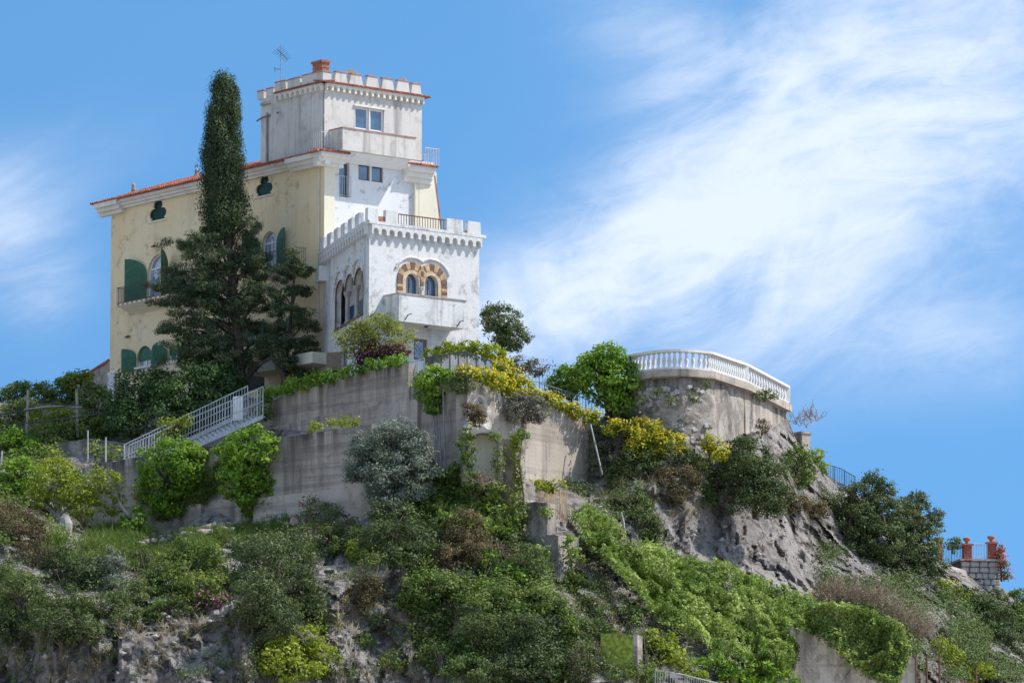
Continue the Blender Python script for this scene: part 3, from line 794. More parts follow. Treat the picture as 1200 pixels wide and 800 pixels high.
# ------------------------------------------------------------------ railings
def railing(name, label, cat, pts, h, mat, step=.14, postev=8, r=.014, toprail=.03, group=None, bars=True, mid=None, postname='post'):
    """pts: world base points; bars one by one"""
    base = pts[0].lerp(pts[-1], .5)
    t = thing(name, label, cat, base, group)
    up = Vector((0, 0, 1))
    for hz in [h] + ([mid] if mid else []) + [.08]:
        mb = MB(); mb.tube([p + up * hz for p in pts], toprail if hz == h else toprail * .7, 5); mb.build('rail', mat, t)
    L = dense(pts, step); firstb = None; bl = Vector(t.location)
    for i, p in enumerate(L):
        if i % postev == 0 or i == len(L) - 1:
            mb = MB(); mb.tube([p - up * .15, p + up * (h + .02)], r * 2.0, 5); mb.build(postname, mat, t)
        elif bars:
            if firstb is None:
                mb = MB(); mb.tube([Vector((0, 0, .08)), Vector((0, 0, h))], r, 4)
                firstb = mb.build('bar', mat, None); firstb.parent = t; firstb.location = p - bl
            else: dup(firstb, p - bl, t)
    return t
railing('terrace_railing', 'dark iron railing round the hedged terrace corner below the crenellated house', 'railing',
        [P(497, 441, 295.5), P(546, 433.5, 290.6), P(577, 446, 293.5)], 1.05, MT['rail_dark'], r=.018)
railing('terrace_railing', 'pale blue iron railing beside the white steps at the wall end', 'railing',
        [P(476, 446, 294.8), P(497, 440, 294.4)], 1.0, MT['rail_pale'], postev=5)
railing('slope_railing', 'pale thin railing on the skyline behind the grey spiky shrub', 'railing',
        [P(600, 447, 303), P(640, 450, 303), P(680, 455, 304)], 1.15, MT['rail_pale'], step=.2)
railing('slope_railing', 'grey iron railing descending behind the strip of yellow flowers', 'railing',
        [P(632, 470, 299.0), P(665, 480, 300), P(690, 490, 300.4), P(740, 512, 302)], 1.05, MT['rail_grey'], step=.2)
railing('cliff_railing', 'blue iron railing at the cliff edge next to the dark evergreen trees', 'railing',
        [P(940, 556, 311.5), P(967, 567, 313), P(984, 572, 314), P(1002, 582, 315)], 1.25, MT['rail_blue'], step=.17, postev=6, r=.02, toprail=.04)
railing('path_railing', 'light metal railing of a path at the foot of the ivy covered bank', 'railing',
        [P(768, 806, 274.5), P(800, 811, 275.5), P(852, 824, 277.5)], .95, MT['pipe_grey'], step=.16)

# metal staircase between the garden and the upper terrace
st = thing('metal_staircase', 'pale metal staircase with barred railings climbing from the garden to the upper terrace', 'staircase', P(228, 520, 304.5))
stl = Vector(st.location); up = Vector((0, 0, 1))
for Y0, Y1, xa, ya, xb, yb, hh2, tx in ((303.8, 302.6, 150, 557, 308, 488, 1.75, 0), (305.4, 304.2, 145, 551, 290, 482, 1.5, 1)):
    a, b = P(xa, ya, Y0), P(xb, yb, Y1)
    mb = MB(); mb.tube([a + up * hh2, b + up * hh2], .035, 5); mb.tube([a + up * hh2 * .52, b + up * hh2 * .52], .028, 5); mb.build('handrail', MT['rail_white'], st)
    mb = MB(); q = [a - up * .14, b - up * .14, b + up * .12, a + up * .12]
    mb.prism(q, [v + Vector((.02, .09, 0)) for v in q]); mb.build('stringer', MT['rail_white'], st)
    L = dense([a, b], .185); fb = None
    for i, p in enumerate(L):
        if i % 9 == 0 or i == len(L) - 1:
            mb = MB(); mb.tube([p, p + up * (hh2 + .03)], .034, 5); mb.build('post', MT['rail_white'], st)
        elif fb is None:
            mb = MB(); mb.tube([up * 0, up * hh2], .017, 4); fb = mb.build('bar', MT['rail_white'], None); fb.parent = st; fb.location = p - stl
        else: dup(fb, p - stl, st)
a0, b0 = P(150, 557, 303.8), P(308, 488, 302.6); a1 = P(145, 551, 305.4); b1 = P(302, 482, 304.2); ft = None
for i in range(30):
    t = (i + .5) / 30; p = a0.lerp(b0, t); q = a1.lerp(b1, t)
    if ft is None:
        o_ = p; mb = MB(); d_ = Vector((.26, -.02, 0))
        pts = [p - o_, p + d_ - o_, q + d_ - o_, q - o_]; mb.hexa(pts + [v + up * .045 for v in pts]); ft = mb.build('tread', MT['rail_white'], None); ft.parent = st; ft.location = p - stl
    else: dup(ft, p - stl, st)
mb = MB(); fs = Frame(P(279, 480, 303.5), (.775, -.63)); sa, sb, z0, z1 = fs.rect(273, 285, 464, 492); mb.box(fs, sa, sb, -.02, .02, z0, z1); mb.build('sign_panel', MT['frame_white'], st)

# dry stone gate terrace on the far spur
spur = thing('stone_terrace', 'small terrace wall of squared grey stones with red brick pillars above the far slope', 'wall', P(1150, 690, 318))
fsx = Frame(P(1150, 670, 318), (.98, .18)); spl = Vector(spur.location)
sa, sb, z0, z1 = fsx.rect(1127, 1173, 657, 692)
mb = MB(); mb.box(fsx, sa + .03, sb - .03, -3.5, -.12, z0 - .4, z1 - .02); mb.build('core', MT['mortar'], spur)
BM = [stone_mesh('stone', (1, .9, 1), 60 + k, MT['stone']) for k in range(6)]
rows = 5; rh = (z1 - z0) / rows
for r in range(rows):
    s = sa; 
    while s < sb - .1:
        wd = min(random.uniform(.36, .62), sb - s)
        if sb - s - wd < .2: wd = sb - s
        o = bpy.data.objects.new('stone', BM[random.randrange(6)]); COL.objects.link(o); o.parent = spur
        o.location = fsx(s + wd / 2, -.14, z0 + rh * (r + .5)) - spl; o.scale = (wd * 1.1, .36, rh * 1.1); o.rotation_euler = (0, 0, math.atan2(fsx.S.y, fsx.S.x)); s += wd
    d_ = -.2
    while d_ > -3:
        o = bpy.data.objects.new('stone', BM[random.randrange(6)]); COL.objects.link(o); o.parent = spur
        o.location = fsx(sb - .06, d_ - .25, z0 + rh * (r + .5)) - spl; o.scale = (.3, .52, rh * 1.1); o.rotation_euler = (0, 0, math.atan2(fsx.S.y, fsx.S.x)); d_ -= .5
mb = MB(); mb.box(fsx, sa - .1, sb + .08, -3.5, .1, z1, z1 + .12); mb.build('coping', MT['stone'], spur)
def brick_pillar(x0, x1, yt, yb, Y, label):
    f = Frame(P((x0 + x1) / 2, (yt + yb) / 2, Y), (.98, .18)); a, b, q0, q1 = f.rect(x0, x1, yt, yb); wd = b - a
    t = thing('brick_pillar', label, 'pillar', f((a + b) / 2, 0, q0), 'red brick gate pillars on the far terrace')
    mb = MB(); n = 12; hh3 = (q1 - q0) / n
    for i in range(n):
        g_ = .012 if i % 2 else 0
        mb.box(f, a + g_, b - g_, -wd / 2 + g_, wd / 2 - g_, q0 + hh3 * i, q0 + hh3 * (i + 1) - .001 * i)
    mb.build('shaft', MT['redpillar'], t)
    mb = MB(); mb.box(f, a - .07, b + .07, -wd / 2 - .07, wd / 2 + .07, q1, q1 + .1); mb.build('cap', MT['terracotta'], t)
    return f((a + b) / 2, 0, q1 + .1)
tops = [brick_pillar(1097, 1104, 632, 657, 317.2, 'worn brick pillar half hidden by the dark evergreen tree'),
        brick_pillar(1128.5, 1138, 639, 657, 318, 'red brick pillar between the mesh fence and the blue gate bars'),
        brick_pillar(1157, 1166.5, 637, 656, 318.6, 'red brick pillar at the outer end next to the crimson flowers')]
for p, lb in ((tops[1], 'terracotta urn on the pillar by the mesh fence'), (tops[2], 'terracotta urn on the outermost brick pillar')):
    mb = MB(); mb.lathe(p, [(.09, 0), (.13, .04), (.09, .09), (.22, .24), (.25, .36), (.20, .38)], 10)
    tag(mb.build('urn', MT['terracotta'], None, smooth=True), lb, 'urn', 'urns on the brick pillars')
railing('gate_railing', 'pale blue bars between the two outer brick pillars', 'railing', [fsx(fsx.inv(1139, 656)[0], -.1, z1 + .12), fsx(fsx.inv(1157, 656)[0], -.1, z1 + .12)], .92, MT['rail_pale'], step=.16, postev=30, r=.02)
railing('mesh_fence', 'green mesh fence between the brick pillars', 'fence', [P(1104, 657, 317.4), P(1128, 662, 318)], 1.1, MT['darkgreen'], step=.11, postev=6, r=.012)
fl = Frame(P(1120, 670, 317.6), (.9, .43))
mb = MB(); q = [P(1094, 657, 317), P(1132, 668, 317.6), P(1134, 676, 317.4), P(1104, 666, 316.6)]
mb.prism(q, [v + Vector((0, 1.5, -.25)) for v in q]); 
q = [P(1104, 667, 316.9), P(1133, 677, 317.6), P(1138, 692, 317.2), P(1112, 684, 316.6)]; mb.prism(q, [v + Vector((.3, 2, -.2)) for v in q])
tag(mb.build('stone_ledge', MT['pale_block']), 'pale broken ledge under the mesh fence', 'ledge')
# worn brick pier right of the belvedere
f = Frame(P(947, 520, 314), (.8, .6)); a, b, q0, q1 = f.rect(940, 950, 508, 540)
mb = MB(); mb.box(f, a, b, -.8, 0, q0, q1); mb.box(f, a - .06, b + .06, -.86, .06, q1, q1 + .12); tag(mb.build('brick_pier', MT['oldwall']), 'worn brown pier beside the bare purple tree', 'pillar')

# poles, pipes, wires
def pole(name, label, cat, pts, r, mat, group=None, n=7):
    mb = MB(); mb.tube(pts, r, n); return tag(mb.build(name, mat, None, smooth=False), label, cat, group)
pole('drain_pipe', 'grey pipe slanting down the end of the sunlit concrete flank', 'pipe', [P(692, 497, 297.2), P(706, 556, 296.4)], .05, MT['pipe_grey'])
pole('standing_pole', 'pale grey bent pole standing on the bank of reeds', 'pole', [P(728, 600, 291), P(731, 612, 290.8), P(733, 632, 290.5), P(734, 655, 290.2)], [.04, .05, .06, .06], MT['pipe_grey'])
gp = 'grey pipes on the shaded flank of the bastion'
for k, (xa, ya, xb, yb) in enumerate(((507, 480, 512, 545), (513, 468, 517, 548), (519, 455, 522, 552))):
    pole('wall_pipe', ['shortest grey pipe leaning on the shaded bastion wall beside the silver bush', 'middle grey pipe of three on the shaded bastion wall', 'tallest grey pipe on the shaded bastion wall nearest the arch'][k],
         'pipe', [P(xa, ya, FA(FA.inv(xa, ya, .1)[0], .1, 0).y), P(xb, yb, FA(FA.inv(xb, yb, .25)[0], .25, 0).y)], .05, MT['pipe_grey'], gp)
gp = 'weathered posts of the garden pergola'
pole('wooden_post', 'weathered grey garden post standing in front of the dark hedge', 'post', [P(31, 520, 312), P(33, 457, 312)], .085, MT['wood'], gp)
pole('wooden_post', 'weathered grey garden post with a crossbar near the brown gable wall', 'post', [P(91, 512, 312), P(90, 456, 312)], .085, MT['wood'], gp)
pole('wooden_beam', 'horizontal weathered pole fixed between the two garden posts', 'beam', [P(28, 480, 311.8), P(60, 476, 311.8), P(96, 477, 311.8)], .06, MT['wood'])
pole('cable', 'upper dark cable sagging across the garden', 'cable', [P(-10, 487, 311), P(35, 480, 311), P(96, 474, 311)], .035, MT['rail_dark'], n=4)
pole('cable', 'lower dark cable crossing in front of the garden posts', 'cable', [P(-10, 502, 310.5), P(35, 495, 310.5), P(80, 490, 310.5), P(138, 482, 311)], .035, MT['rail_dark'], n=4)
gp = 'thin fence posts on the lower wall'
for x, yt, lb in ((103, 504, 'thin grey fence post at the left end of the long retaining wall'), (124, 512, 'thin grey fence post between two others on the long retaining wall'), (146, 520, 'thin grey fence post where the staircase begins')):
    pole('fence_post', lb, 'post', [P(x, 541, 304.2), P(x, yt, 304.2)], .045, MT['rail_white'], gp, 6)
pole('fence_post', 'slanting thin post at the picture edge above the bright garden tree', 'post', [P(1, 552, 303), P(2.5, 528, 303)], .045, MT['rail_white'], None, 6)
mb = MB()
for k in range(14): 
    x = 103 + k * 3.2; mb.tube([P(x, 538, 304.3), P(x, 512 + k * .6, 304.3)], .008, 3, False)
for k in range(6):
    mb.tube([P(103, 514 + k * 4.6, 304.3), P(146, 520 + k * 3.6, 304.3)], .008, 3, False)
tag(mb.build('wire_fence', MT['grate']), 'thin wire fence stretched between the posts on the long retaining wall', 'fence')
gp = 'rusty posts below the dry brown shrub'
for x, yt, Y, lb in ((1073, 770, 291, 'rusty post at the end of the ivy wall'), (1086, 767, 291.5, 'rusty post second from the ivy wall'), (1101, 766, 292, 'rusty post beside the lime green bush'), (1144, 782, 293, 'short rusty post at the bottom by the lime bush')):
    pole('rusty_post', lb, 'post', [P(x, 830, Y), P(x, yt, Y)], .07, MT['rust'], gp, 6)
mb = MB()
for k in range(10): mb.tube([P(1075 + k * 7.5, 786 + k * 1.5, 291.6), P(1075 + k * 7.5, 815, 291.6)], .012, 3, False)
mb.tube([P(1073, 786, 291.5), P(1144, 800, 293)], .02, 4); tag(mb.build('wire_fence', MT['rust']), 'rusty wire fence strung between the rusty posts', 'fence')
# reed screen: every stick
reed = thing('reed_screen', 'screen of dry upright reeds beside the stepped wall', 'fence', P(646, 606, 287.5)); rl = Vector(reed.location)
for i in range(26):
    x = 628 + i * 1.45 + random.uniform(-.4, .4); yb = 590 + i * 1.0; ytp = 566 + i * .45 + random.uniform(-3, 3)
    mb = MB(); Yr = 287.4 + i * .04
    mb.tube([P(x, yb, Yr), P(x + random.uniform(-1, 1), ytp, Yr)], .022, 4); mb.build('reed', MT['reed'], reed)
for i in range(24):
    x = 664 + i * 3.0 + random.uniform(-1, 1); yb = 612 + i * 1.5; Yr = float(depth(x, yb)) - 1.0
    mb = MB(); mb.tube([P(x, yb, Yr), P(x + random.uniform(-1.5, 1.5), yb - random.uniform(18, 34), Yr)], .02, 4); mb.build('reed', MT['reed'], reed)
# ------------------------------------------------------------------ yellow villa with its roof tower
FWR = Frame(CW, U_DIR)                                   # crenellated house, sunlit front
FWL = Frame(CW, -W_DIR)                                  # crenellated house, shaded side (s negative going back)
sback = FWL.inv(378.5, 360)[0]
CY = FWL(sback, 0, 0)
FYL = Frame(CY, -V_DIR)                                  # yellow front: s negative towards the far end
FYR = Frame(CY, U_DIR)                                   # yellow villa, sunlit flank
ZB = P(378, 470, CY.y).z - 1.0
s_end = FYL.inv(129.5, 340)[0]
z_eave = FYL.inv(260, 204, .8)[1]
s_r1 = FYR.inv(391, 250)[0]; s_r2 = FYR.inv(484, 250)[0]; s_r3 = FYR.inv(509, 300)[0]
villa = thing('yellow_villa', 'pale yellow villa with green shutters, red tiled eaves and a grey tower on its roof', 'house', FYL(0, 0, ZB))
vl = Vector(villa.location)

def window(parent, fr, outline, frame_m, glass_m, recess=.18, t=.07, mull=(), trans=(), name='window', sill=True, label=None):
    xs = [p[0] for p in outline]; zs = [p[1] for p in outline]; a, b, q0, q1 = min(xs), max(xs), min(zs), max(zs)
    mb = MB(); inner = shrink(outline, t); mb.ring(fr, outline, inner, -recess - .06, -recess + .02)
    for k in mull:
        x = a + (b - a) * k; mb.box(fr, x - t * .55, x + t * .55, -recess - .05, -recess + .015, q0 + t * .6, q1 - t * .6 if len(outline) == 4 else q0 + (q1 - q0) * .82)
    for k in trans:
        z = q0 + (q1 - q0) * k; mb.box(fr, a + t * .6, b - t * .6, -recess - .05, -recess + .012, z - t * .5, z + t * .5)
    wd = mb.build(name, frame_m, parent, label=label)
    mb = MB(); mb.panel(fr, outline, d=-recess - .03); mb.build('pane', glass_m, None, fix=False).parent = wd
    o = wd.children[0]; o.data.transform(Matrix.Translation(-root_loc(parent)))
    if sill:
        mb = MB(); mb.box(fr, a - .08, b + .08, -recess, .09, q0 - .09, q0 - .004); s = mb.build('sill', MT['trim'], parent); s.parent = wd
    return wd
def shutter(wd, parent, fr, hinge, width, z0, z1, ang, side, arched=True):
    """leaf hinged at s=hinge, swung open; side -1/+1 = direction it lies in along s"""
    ca, sa = math.cos(ang), math.sin(ang); n = 6
    pts = [(0, z0), (width, z0)]
    if arched:
        rise = min(width, (z1 - z0) * .35)
        pts += [(width * math.cos(math.pi / 2 * k / n) , z1 - rise + rise * math.sin(math.pi / 2 * k / n)) for k in range(n + 1)] if True else []
        # straight edge at the hinge jamb is the low side; the meeting edge is the high side
        pts = [(width - x, z) for x, z in pts] if side_high_at_tip(arched) else pts
    else: pts += [(width, z1), (0, z1)]
    f = lambda x, off, z: fr(hinge + side * (x * ca - off * sa), .05 + x * sa + off * ca, z)
    mb = MB(); mb.prism([f(x, 0, z) for x, z in pts], [f(x, .05, z) for x, z in pts])
    k = z0 + .12                                            # louvre slats
    while k < z1 - .35 * width - .2:
        mb.box(lambda x, o_, z: f(x, o_, z), width * .12, width * .88, .05, .072, k, k + .045); k += .105
    s = mb.build('shutter', MT['shutter'], parent); s.parent = wd; return s
def side_high_at_tip(a): return True
def balcony_rail(parent, name, fr, s0, s1, d1, z0, z1, mat, step=.13, group=None):
    """rail on three sides of a balcony: a part with its bars as sub-parts"""
    mb = MB(); r_ = .022
    for z in (z1, z0 + .07):
        mb.tube([fr(s0, 0.02, z), fr(s0, d1, z), fr(s1, d1, z), fr(s1, 0.02, z)], r_, 5)
    ro = mb.build(name, mat, parent); base = root_loc(parent); fb = None
    pts = dense([fr(s0, 0.1, z0), fr(s0, d1, z0), fr(s1, d1, z0), fr(s1, .1, z0)], step)
    for p in pts:
        if fb is None:
            mb = MB(); mb.tube([Vector((0, 0, 0)), Vector((0, 0, z1 - z0))], .012, 4); fb = mb.build('bar', mat, None); fb.parent = ro; fb.location = p - base
        else: dup(fb, p - base, ro)
    return ro

# --- yellow front: openings read on its plane
def trefoil(fr, x0, x1, yt, yb):
    a, b, q0, q1 = fr.rect(x0, x1, yt, yb); w_, h_ = b - a, q1 - q0; c = (a + b) / 2
    pts = []
    def arc(cx, cz, rx, rz, t0, t1, n):
        for i in range(n + 1):
            t = math.radians(t0 + (t1 - t0) * i / n); pts.append((cx + rx * math.cos(t), cz + rz * math.sin(t)))
    pts.append((a + w_ * .06, q0)); pts.append((b - w_ * .06, q0))
    arc(b - w_ * .27, q0 + h_ * .33, w_ * .27, h_ * .26, -60, 100, 7)
    arc(c, q1 - h_ * .30, w_ * .27, h_ * .30, -10, 190, 9)
    arc(a + w_ * .27, q0 + h_ * .33, w_ * .27, h_ * .26, 80, 240, 7)
    return pts
T1 = trefoil(FYL, 175, 195, 234, 258); T2 = trefoil(FYL, 299.5, 319.5, 205, 229)
D1 = archl(*FYL.rect(172.5, 198, 298, 353)); D2 = archl(*FYL.rect(306.5, 325, 271, 318))
D3 = archl(*FYL.rect(160, 178, 405, 433)); D4 = archl(*FYL.rect(197, 211, 402, 424)); D5 = archl(*FYL.rect(318, 335, 373, 401)); D6 = archl(*FYL.rect(290, 304, 377, 404))
holes = [T1, T2, D1, D2, D3, D4, D5, D6]
mb = MB(); mb.panel(FYL, rectl(s_end, 0, ZB - 2, z_eave + .2), holes, 0, .22)
mb.build('front_wall', MT['yellow'], villa)
# flank: yellow corner strips, white middle with openings
Dd = archl(*FYR.rect(397.5, 409.5, 187, 231)); Wl = rectl(*FYR.rect(420, 449, 190, 212.5)); Wu = rectl(*FYR.rect(416, 449, 128, 153))
z_mid = FYR.inv(440, 181)[1]; z_tt = FYR.inv(440, 112)[1]
mb = MB(); mb.panel(FYR, rectl(0, s_r3, ZB - 2, z_mid), [Dd, Wl], 0, .25); mb.build('flank_wall', MT['white_wall'], villa)
mb = MB(); mb.box(FYR, -.02, s_r1, .004, .10, ZB, z_eave - .2); mb.build('corner_strip', MT['cream'], villa)
mb = MB(); mb.box(FYR, s_r2, s_r3 + .05, .004, .14, ZB, z_eave - .2); mb.build('corner_strip', MT['cream'], villa)
dep = 10.0
mb = MB()
A, B, Cc, Dq = FYL(s_end, 0, 0), FYR(0, 0, 0), FYR(s_r3, 0, 0), FYL(s_end, -dep, 0)
E = FYR(s_r3, 0, 0) + (FYL(s_end, 0, 0) - FYL(0, 0, 0))
for a, b in ((Cc, E), (E, A)):
    mb.add([a + up * (ZB - 2), b + up * (ZB - 2), b + up * (z_eave + .2), a + up * (z_eave + .2)], [(0, 1, 2, 3)])
mb.build('rear_wall', MT['cream'], villa)
mb = MB()       # sloping buttress with a red verge at the far corner of the flank
q = [(s_r2 + .35, FYR.inv(495, 206)[1]), (FYR.inv(507, 206)[0], FYR.inv(507, 206)[1]), (FYR.inv(514.5, 266)[0], FYR.inv(514.5, 266)[1]), (FYR.inv(516, 300)[0], ZB), (s_r2 + .35, ZB)]
mb.prism([FYR(a, .16, z) for a, z in q], [FYR(a, -2.5, z) for a, z in q]); mb.build('buttress', MT['cream'], villa)
mb = MB(); a, b = q[1], q[2]
mb.tube([FYR(a[0] + .03, .10, a[1]), FYR(b[0] + .03, .10, b[1]), FYR(q[3][0] + .03, .1, FYR.inv(515, 285)[1])], .09, 6); mb.build('verge', MT['tile'], villa)
# windows of the front
dk = [(T1, 0), (T2, 0)]
for o_, _ in dk: window(villa, FYL, o_, MT['darkgreen'], MT['glass_green'], .12, .05, sill=True)
def rng(o_): xs = [p[0] for p in o_]; zs = [p[1] for p in o_]; return min(xs), max(xs), min(zs), max(zs)
def sh_w(fr, x0, x1, y): return abs(fr.inv(x1, y)[0] - fr.inv(x0, y)[0])
for o_, lw_, la, rw_, ra, gl in ((D1, 20, .3, 12, .9, 'glass_pale'), (D2, 11, .9, 13, .18, 'glass_pale'), (D3, 13, .2, 14, .25, 'glass_pale'), (D4, 9, .7, 10, .4, 'glass_pale'), (D5, 12, .2, 11, .3, 'glass_pale'), (D6, 10, .4, 11, .25, 'glass_pale')):
    a, b, q0, q1 = rng(o_); tall = (q1 - q0) > 1.9
    wd = window(villa, FYL, o_, MT['frame_white'], MT[gl], .2, .07, mull=(.5,), trans=(.72,) if tall else (.55,), sill=not tall)
    if not tall:      # green blind in the arched head
        mb = MB(); c_ = (a + b) / 2; mb.panel(FYL, archl(a + .02, b - .02, q0 + (q1 - q0) * .42, q1 - .02), d=-.12); x = mb.build('blind', MT['shutter'], villa); x.parent = wd
    wl = (b - a) * .74; shutter(wd, villa, FYL, a - .02, (b - a) * .72, q0, q1 - .02, la, -1); shutter(wd, villa, FYL, b + .02, (b - a) * .66, q0, q1 - .02, ra, 1)
# balconies of the front
for (x0, x1, ytop, ybot, dd, lb) in ((137, 214, 331, 354, 1.0, None), (302, 345, 290, 314, .9, None)):
    xm = (x0 + x1) / 2; a, b, q0, q1 = FYL.rect(x0, x1, ytop, ybot, dd); q0 = FYL.inv((x0 + x1) / 2, (ybot if x0 > 200 else 349), dd)[1]; q1 = q0 + 1.05
    mb = MB(); mb.prism([FYL(a - .05, dd + .06, q0 - .14), FYL(b + .05, dd + .06, q0 - .14), FYL(b + .05, dd + .06, q0), FYL(a - .05, dd + .06, q0)],
                        [FYL(a - .05, 0, q0 - .14), FYL(b + .05, 0, q0 - .14), FYL(b + .05, 0, q0), FYL(a - .05, 0, q0)])
    mb.prism([FYL(a + .15, dd - .15, q0 - .2), FYL(b - .15, dd - .15, q0 - .2), FYL(b - .15, dd - .15, q0 - .14), FYL(a + .15, dd - .15, q0 - .14)],
             [FYL(a + .3, 0, q0 - .62), FYL(b - .3, 0, q0 - .62), FYL(b - .3, 0, q0 - .14), FYL(a + .3, 0, q0 - .14)])
    bs = mb.build('balcony', MT['cream'], villa)
    ro = balcony_rail(villa, 'railing', FYL, a, b, dd, q0 + .0, q1, MT['rail_dark'])
    if x0 < 200:
        mb = MB(); 
        for k in range(14):
            s = a + (b - a) * (k + .5) / 14; mb.box(FYL, s - .1, s + .1, dd - .02, dd + .09, q0 - .10, q0 - .02)
        mb.build('edge_tile', MT['brick'], villa).parent = bs
        bs.children[0].data.transform(Matrix.Translation(Vector((0, 0, 0))))
# string course and low terrace slab
mb = MB(); 
qa = FYL.inv(129.6, 437, .1); qb = FYL.inv(230, 419, .1)
mb.box(FYL, s_end - .05, -.6, 0.003, .12, qa[1] - .07, qa[1] + .07); mb.build('string_course', MT['cream'], villa)
mb = MB(); a, b, q0, q1 = FYL.rect(286, 366, 420, 432, 1.6); mb.box(FYL, a, b, .003, 1.6, q0, q1 + .05); mb.build('porch_slab', MT['cream'], villa)
mb = MB(); a, b, q0, q1 = FYL.rect(230, 310, 432, 462, .0); mb.box(FYL, a, b, .003, .02, q0, q1); mb.build('painted_shade_panel', MT['shade_wall'], villa)  # thin panel on the wall; the shade below the slab is painted as colour
mb = MB(); a, b, q0, q1 = FYL.rect(311, 373, 424, 428, .0); mb.box(FYL, a, b, .003, .06, q0, q1); a2, b2, q2, q3 = FYL.rect(371, 373.5, 425, 440); mb.box(FYL, a2, b2, .064, .10, q2, q3); mb.build('dark_beam', MT['frame_wood'], villa)
for x, y in ((183, 288), (152, 394)):
    mb = MB(); s, z = FYL.inv(x, y); mb.box(FYL, s - .05, s + .05, .003, .22, z - .02, z + .05); mb.box(FYL, s - .1, s + .1, .12, .34, z - .12, z - .02); mb.build('wall_lamp', MT['frame_wood'], villa)
mb = MB(); s = FYL.inv(374.6, 300)[0]; mb.tube([FYL(s, .09, ZB), FYL(s, .09, z_eave - .3)], .06, 6); mb.build('downpipe', MT['pipe'], villa)
mb = MB(); s = FYR.inv(484, 300)[0]; mb.tube([FYR(s, .2, ZB), FYR(s, .2, z_eave - .6)], .05, 6); mb.build('downpipe', MT['cream'], villa)

# flank windows and railing of the arched door
for o_ in (Wl, Wu):
    a, b, q0, q1 = rng(o_); c = (a + b) / 2
    if o_ is Wu:
        continue
    for x0, x1 in ((a, c - .05), (c + .05, b)):
        window(villa, FYR, rectl(x0, x1, q0, q1), MT['frame_wood'], MT['glass'], .13, .09, sill=False)
    mb = MB(); mb.box(FYR, c - .05, c + .05, -.2, .01, q0, q1); mb.build('mullion', MT['trim'], villa)
a, b, q0, q1 = rng(Dd)
wd = window(villa, FYR, Dd, MT['frame_wood'], MT['glass'], .24, .06, sill=False, name='arched_door')
s0, s1, z0, z1 = FYR.rect(397, 410, 207, 231); ro = balcony_rail(villa, 'railing', FYR, s0, s1, .12, z0, z1, MT['rail_white'], .16)

# --- cornices, eaves and roof
def cornice(name, fr, s0, s1, d, z0, z1, mat=MT['trim']):
    mb = MB(); h = z1 - z0
    for k, (dd, za, zb_) in enumerate(((d * .45, z0, z0 + h * .3), (d * .72, z0 + h * .3, z0 + h * .62), (d, z0 + h * .62, z1))):
        mb.box(fr, s0, s1, .003, dd, za, zb_)
    return mb.build(name, mat, villa)
ze = z_eave
sT = FYL.inv(302, 150)[0]                                  # tower's far edge on the front plane
cornice('eaves_cornice', FYL, s_end + 1.6, -.9, .55, ze - .55, ze)
cornice('eaves_block', FYL, s_end - .9, s_end + 1.6, .75, ze - .80, ze - .004)
s_c = FYR.inv(403, 190, .4)[0]
cornice('corner_cornice', FYL, -2.9, .62, .80, ze - .72, ze + .012)
cornice('corner_cornice', FYR, -.78, s_c, .82, ze - .75, ze + .018)
cornice('corner_cornice', FYR, FYR.inv(476, 200, .4)[0], FYR.inv(508, 200, .4)[0], .62, ze - 1.0, ze + .006)
def tile_edge(parent, fr, s0, s1, d, z, r=.10, step=.235, name='eaves_tiles', base=None):
    mb = MB(); n = int(abs(s1 - s0) / step)
    for i in range(n):
        s = s0 + (s1 - s0) * (i + .5) / n; pts = []
        for k in range(6):
            an = math.pi * k / 5; pts.append((s + r * math.cos(an), z + r * .9 * math.sin(an)))
        mb.prism([fr(a, d + random.uniform(-.02, .03), b) for a, b in pts], [fr(a, d - 1.0, b + .16) for a, b in pts])
    mb.box(fr, s0, s1, d - .95, d - .03, z - .03, z + .02)
    o = mb.build(name, MT['tile'], parent); o['kind'] = 'stuff'; return o
tile_edge(villa, FYL, s_end - 1.25, -.3, .82, ze + .02)
tile_edge(villa, FYL, -.3, .72, 1.02, ze + .03)
tile_edge(villa, FYR, -.85, s_c + .1, 1.0, ze + .04)
tile_edge(villa, FYR, FYR.inv(481, 200, .6)[0], FYR.inv(512, 200, .6)[0], .82, ze + .03)
tile_edge(villa, Frame(FYL(s_end, 0, 0), V_DIR.xy @ Matrix(((0, 1), (-1, 0))) if False else U_DIR), 0, 8, 1.2, ze + .02)
# low pitched tiled roof: rows of barrel tiles joined as one roof
mb = MB(); rise = 1.45; dr = 3.6; nrow = 9
ncol = int((sT - s_end + 1.0) / .235)
for j in range(nrow):
    d0 = .2 - (dr) * j / nrow; z0 = ze + .16 + rise * j / nrow * .9
    for i in range(ncol):
        s = s_end - 1.0 + (i + .5) * .235; pts = [(s - .105, 0), (s - .07, .075), (s, .10), (s + .07, .075), (s + .105, 0)]
        if s < s_end - 1.0 + (j + 1) * .33: continue
        b_ = len(mb.v); jz = random.uniform(-.015, .015)
        mb.v += [FYL(a, d0 + .06, z0 + q + .03 + jz) for a, q in pts] + [FYL(a, d0 - dr / nrow - .02, z0 + q + rise / nrow * .9 + jz) for a, q in pts]
        for k in range(4): mb.f.append((b_ + k, b_ + k + 1, b_ + 6 + k, b_ + 5 + k))
        mb.f.append((b_, b_ + 1, b_ + 2, b_ + 3, b_ + 4))
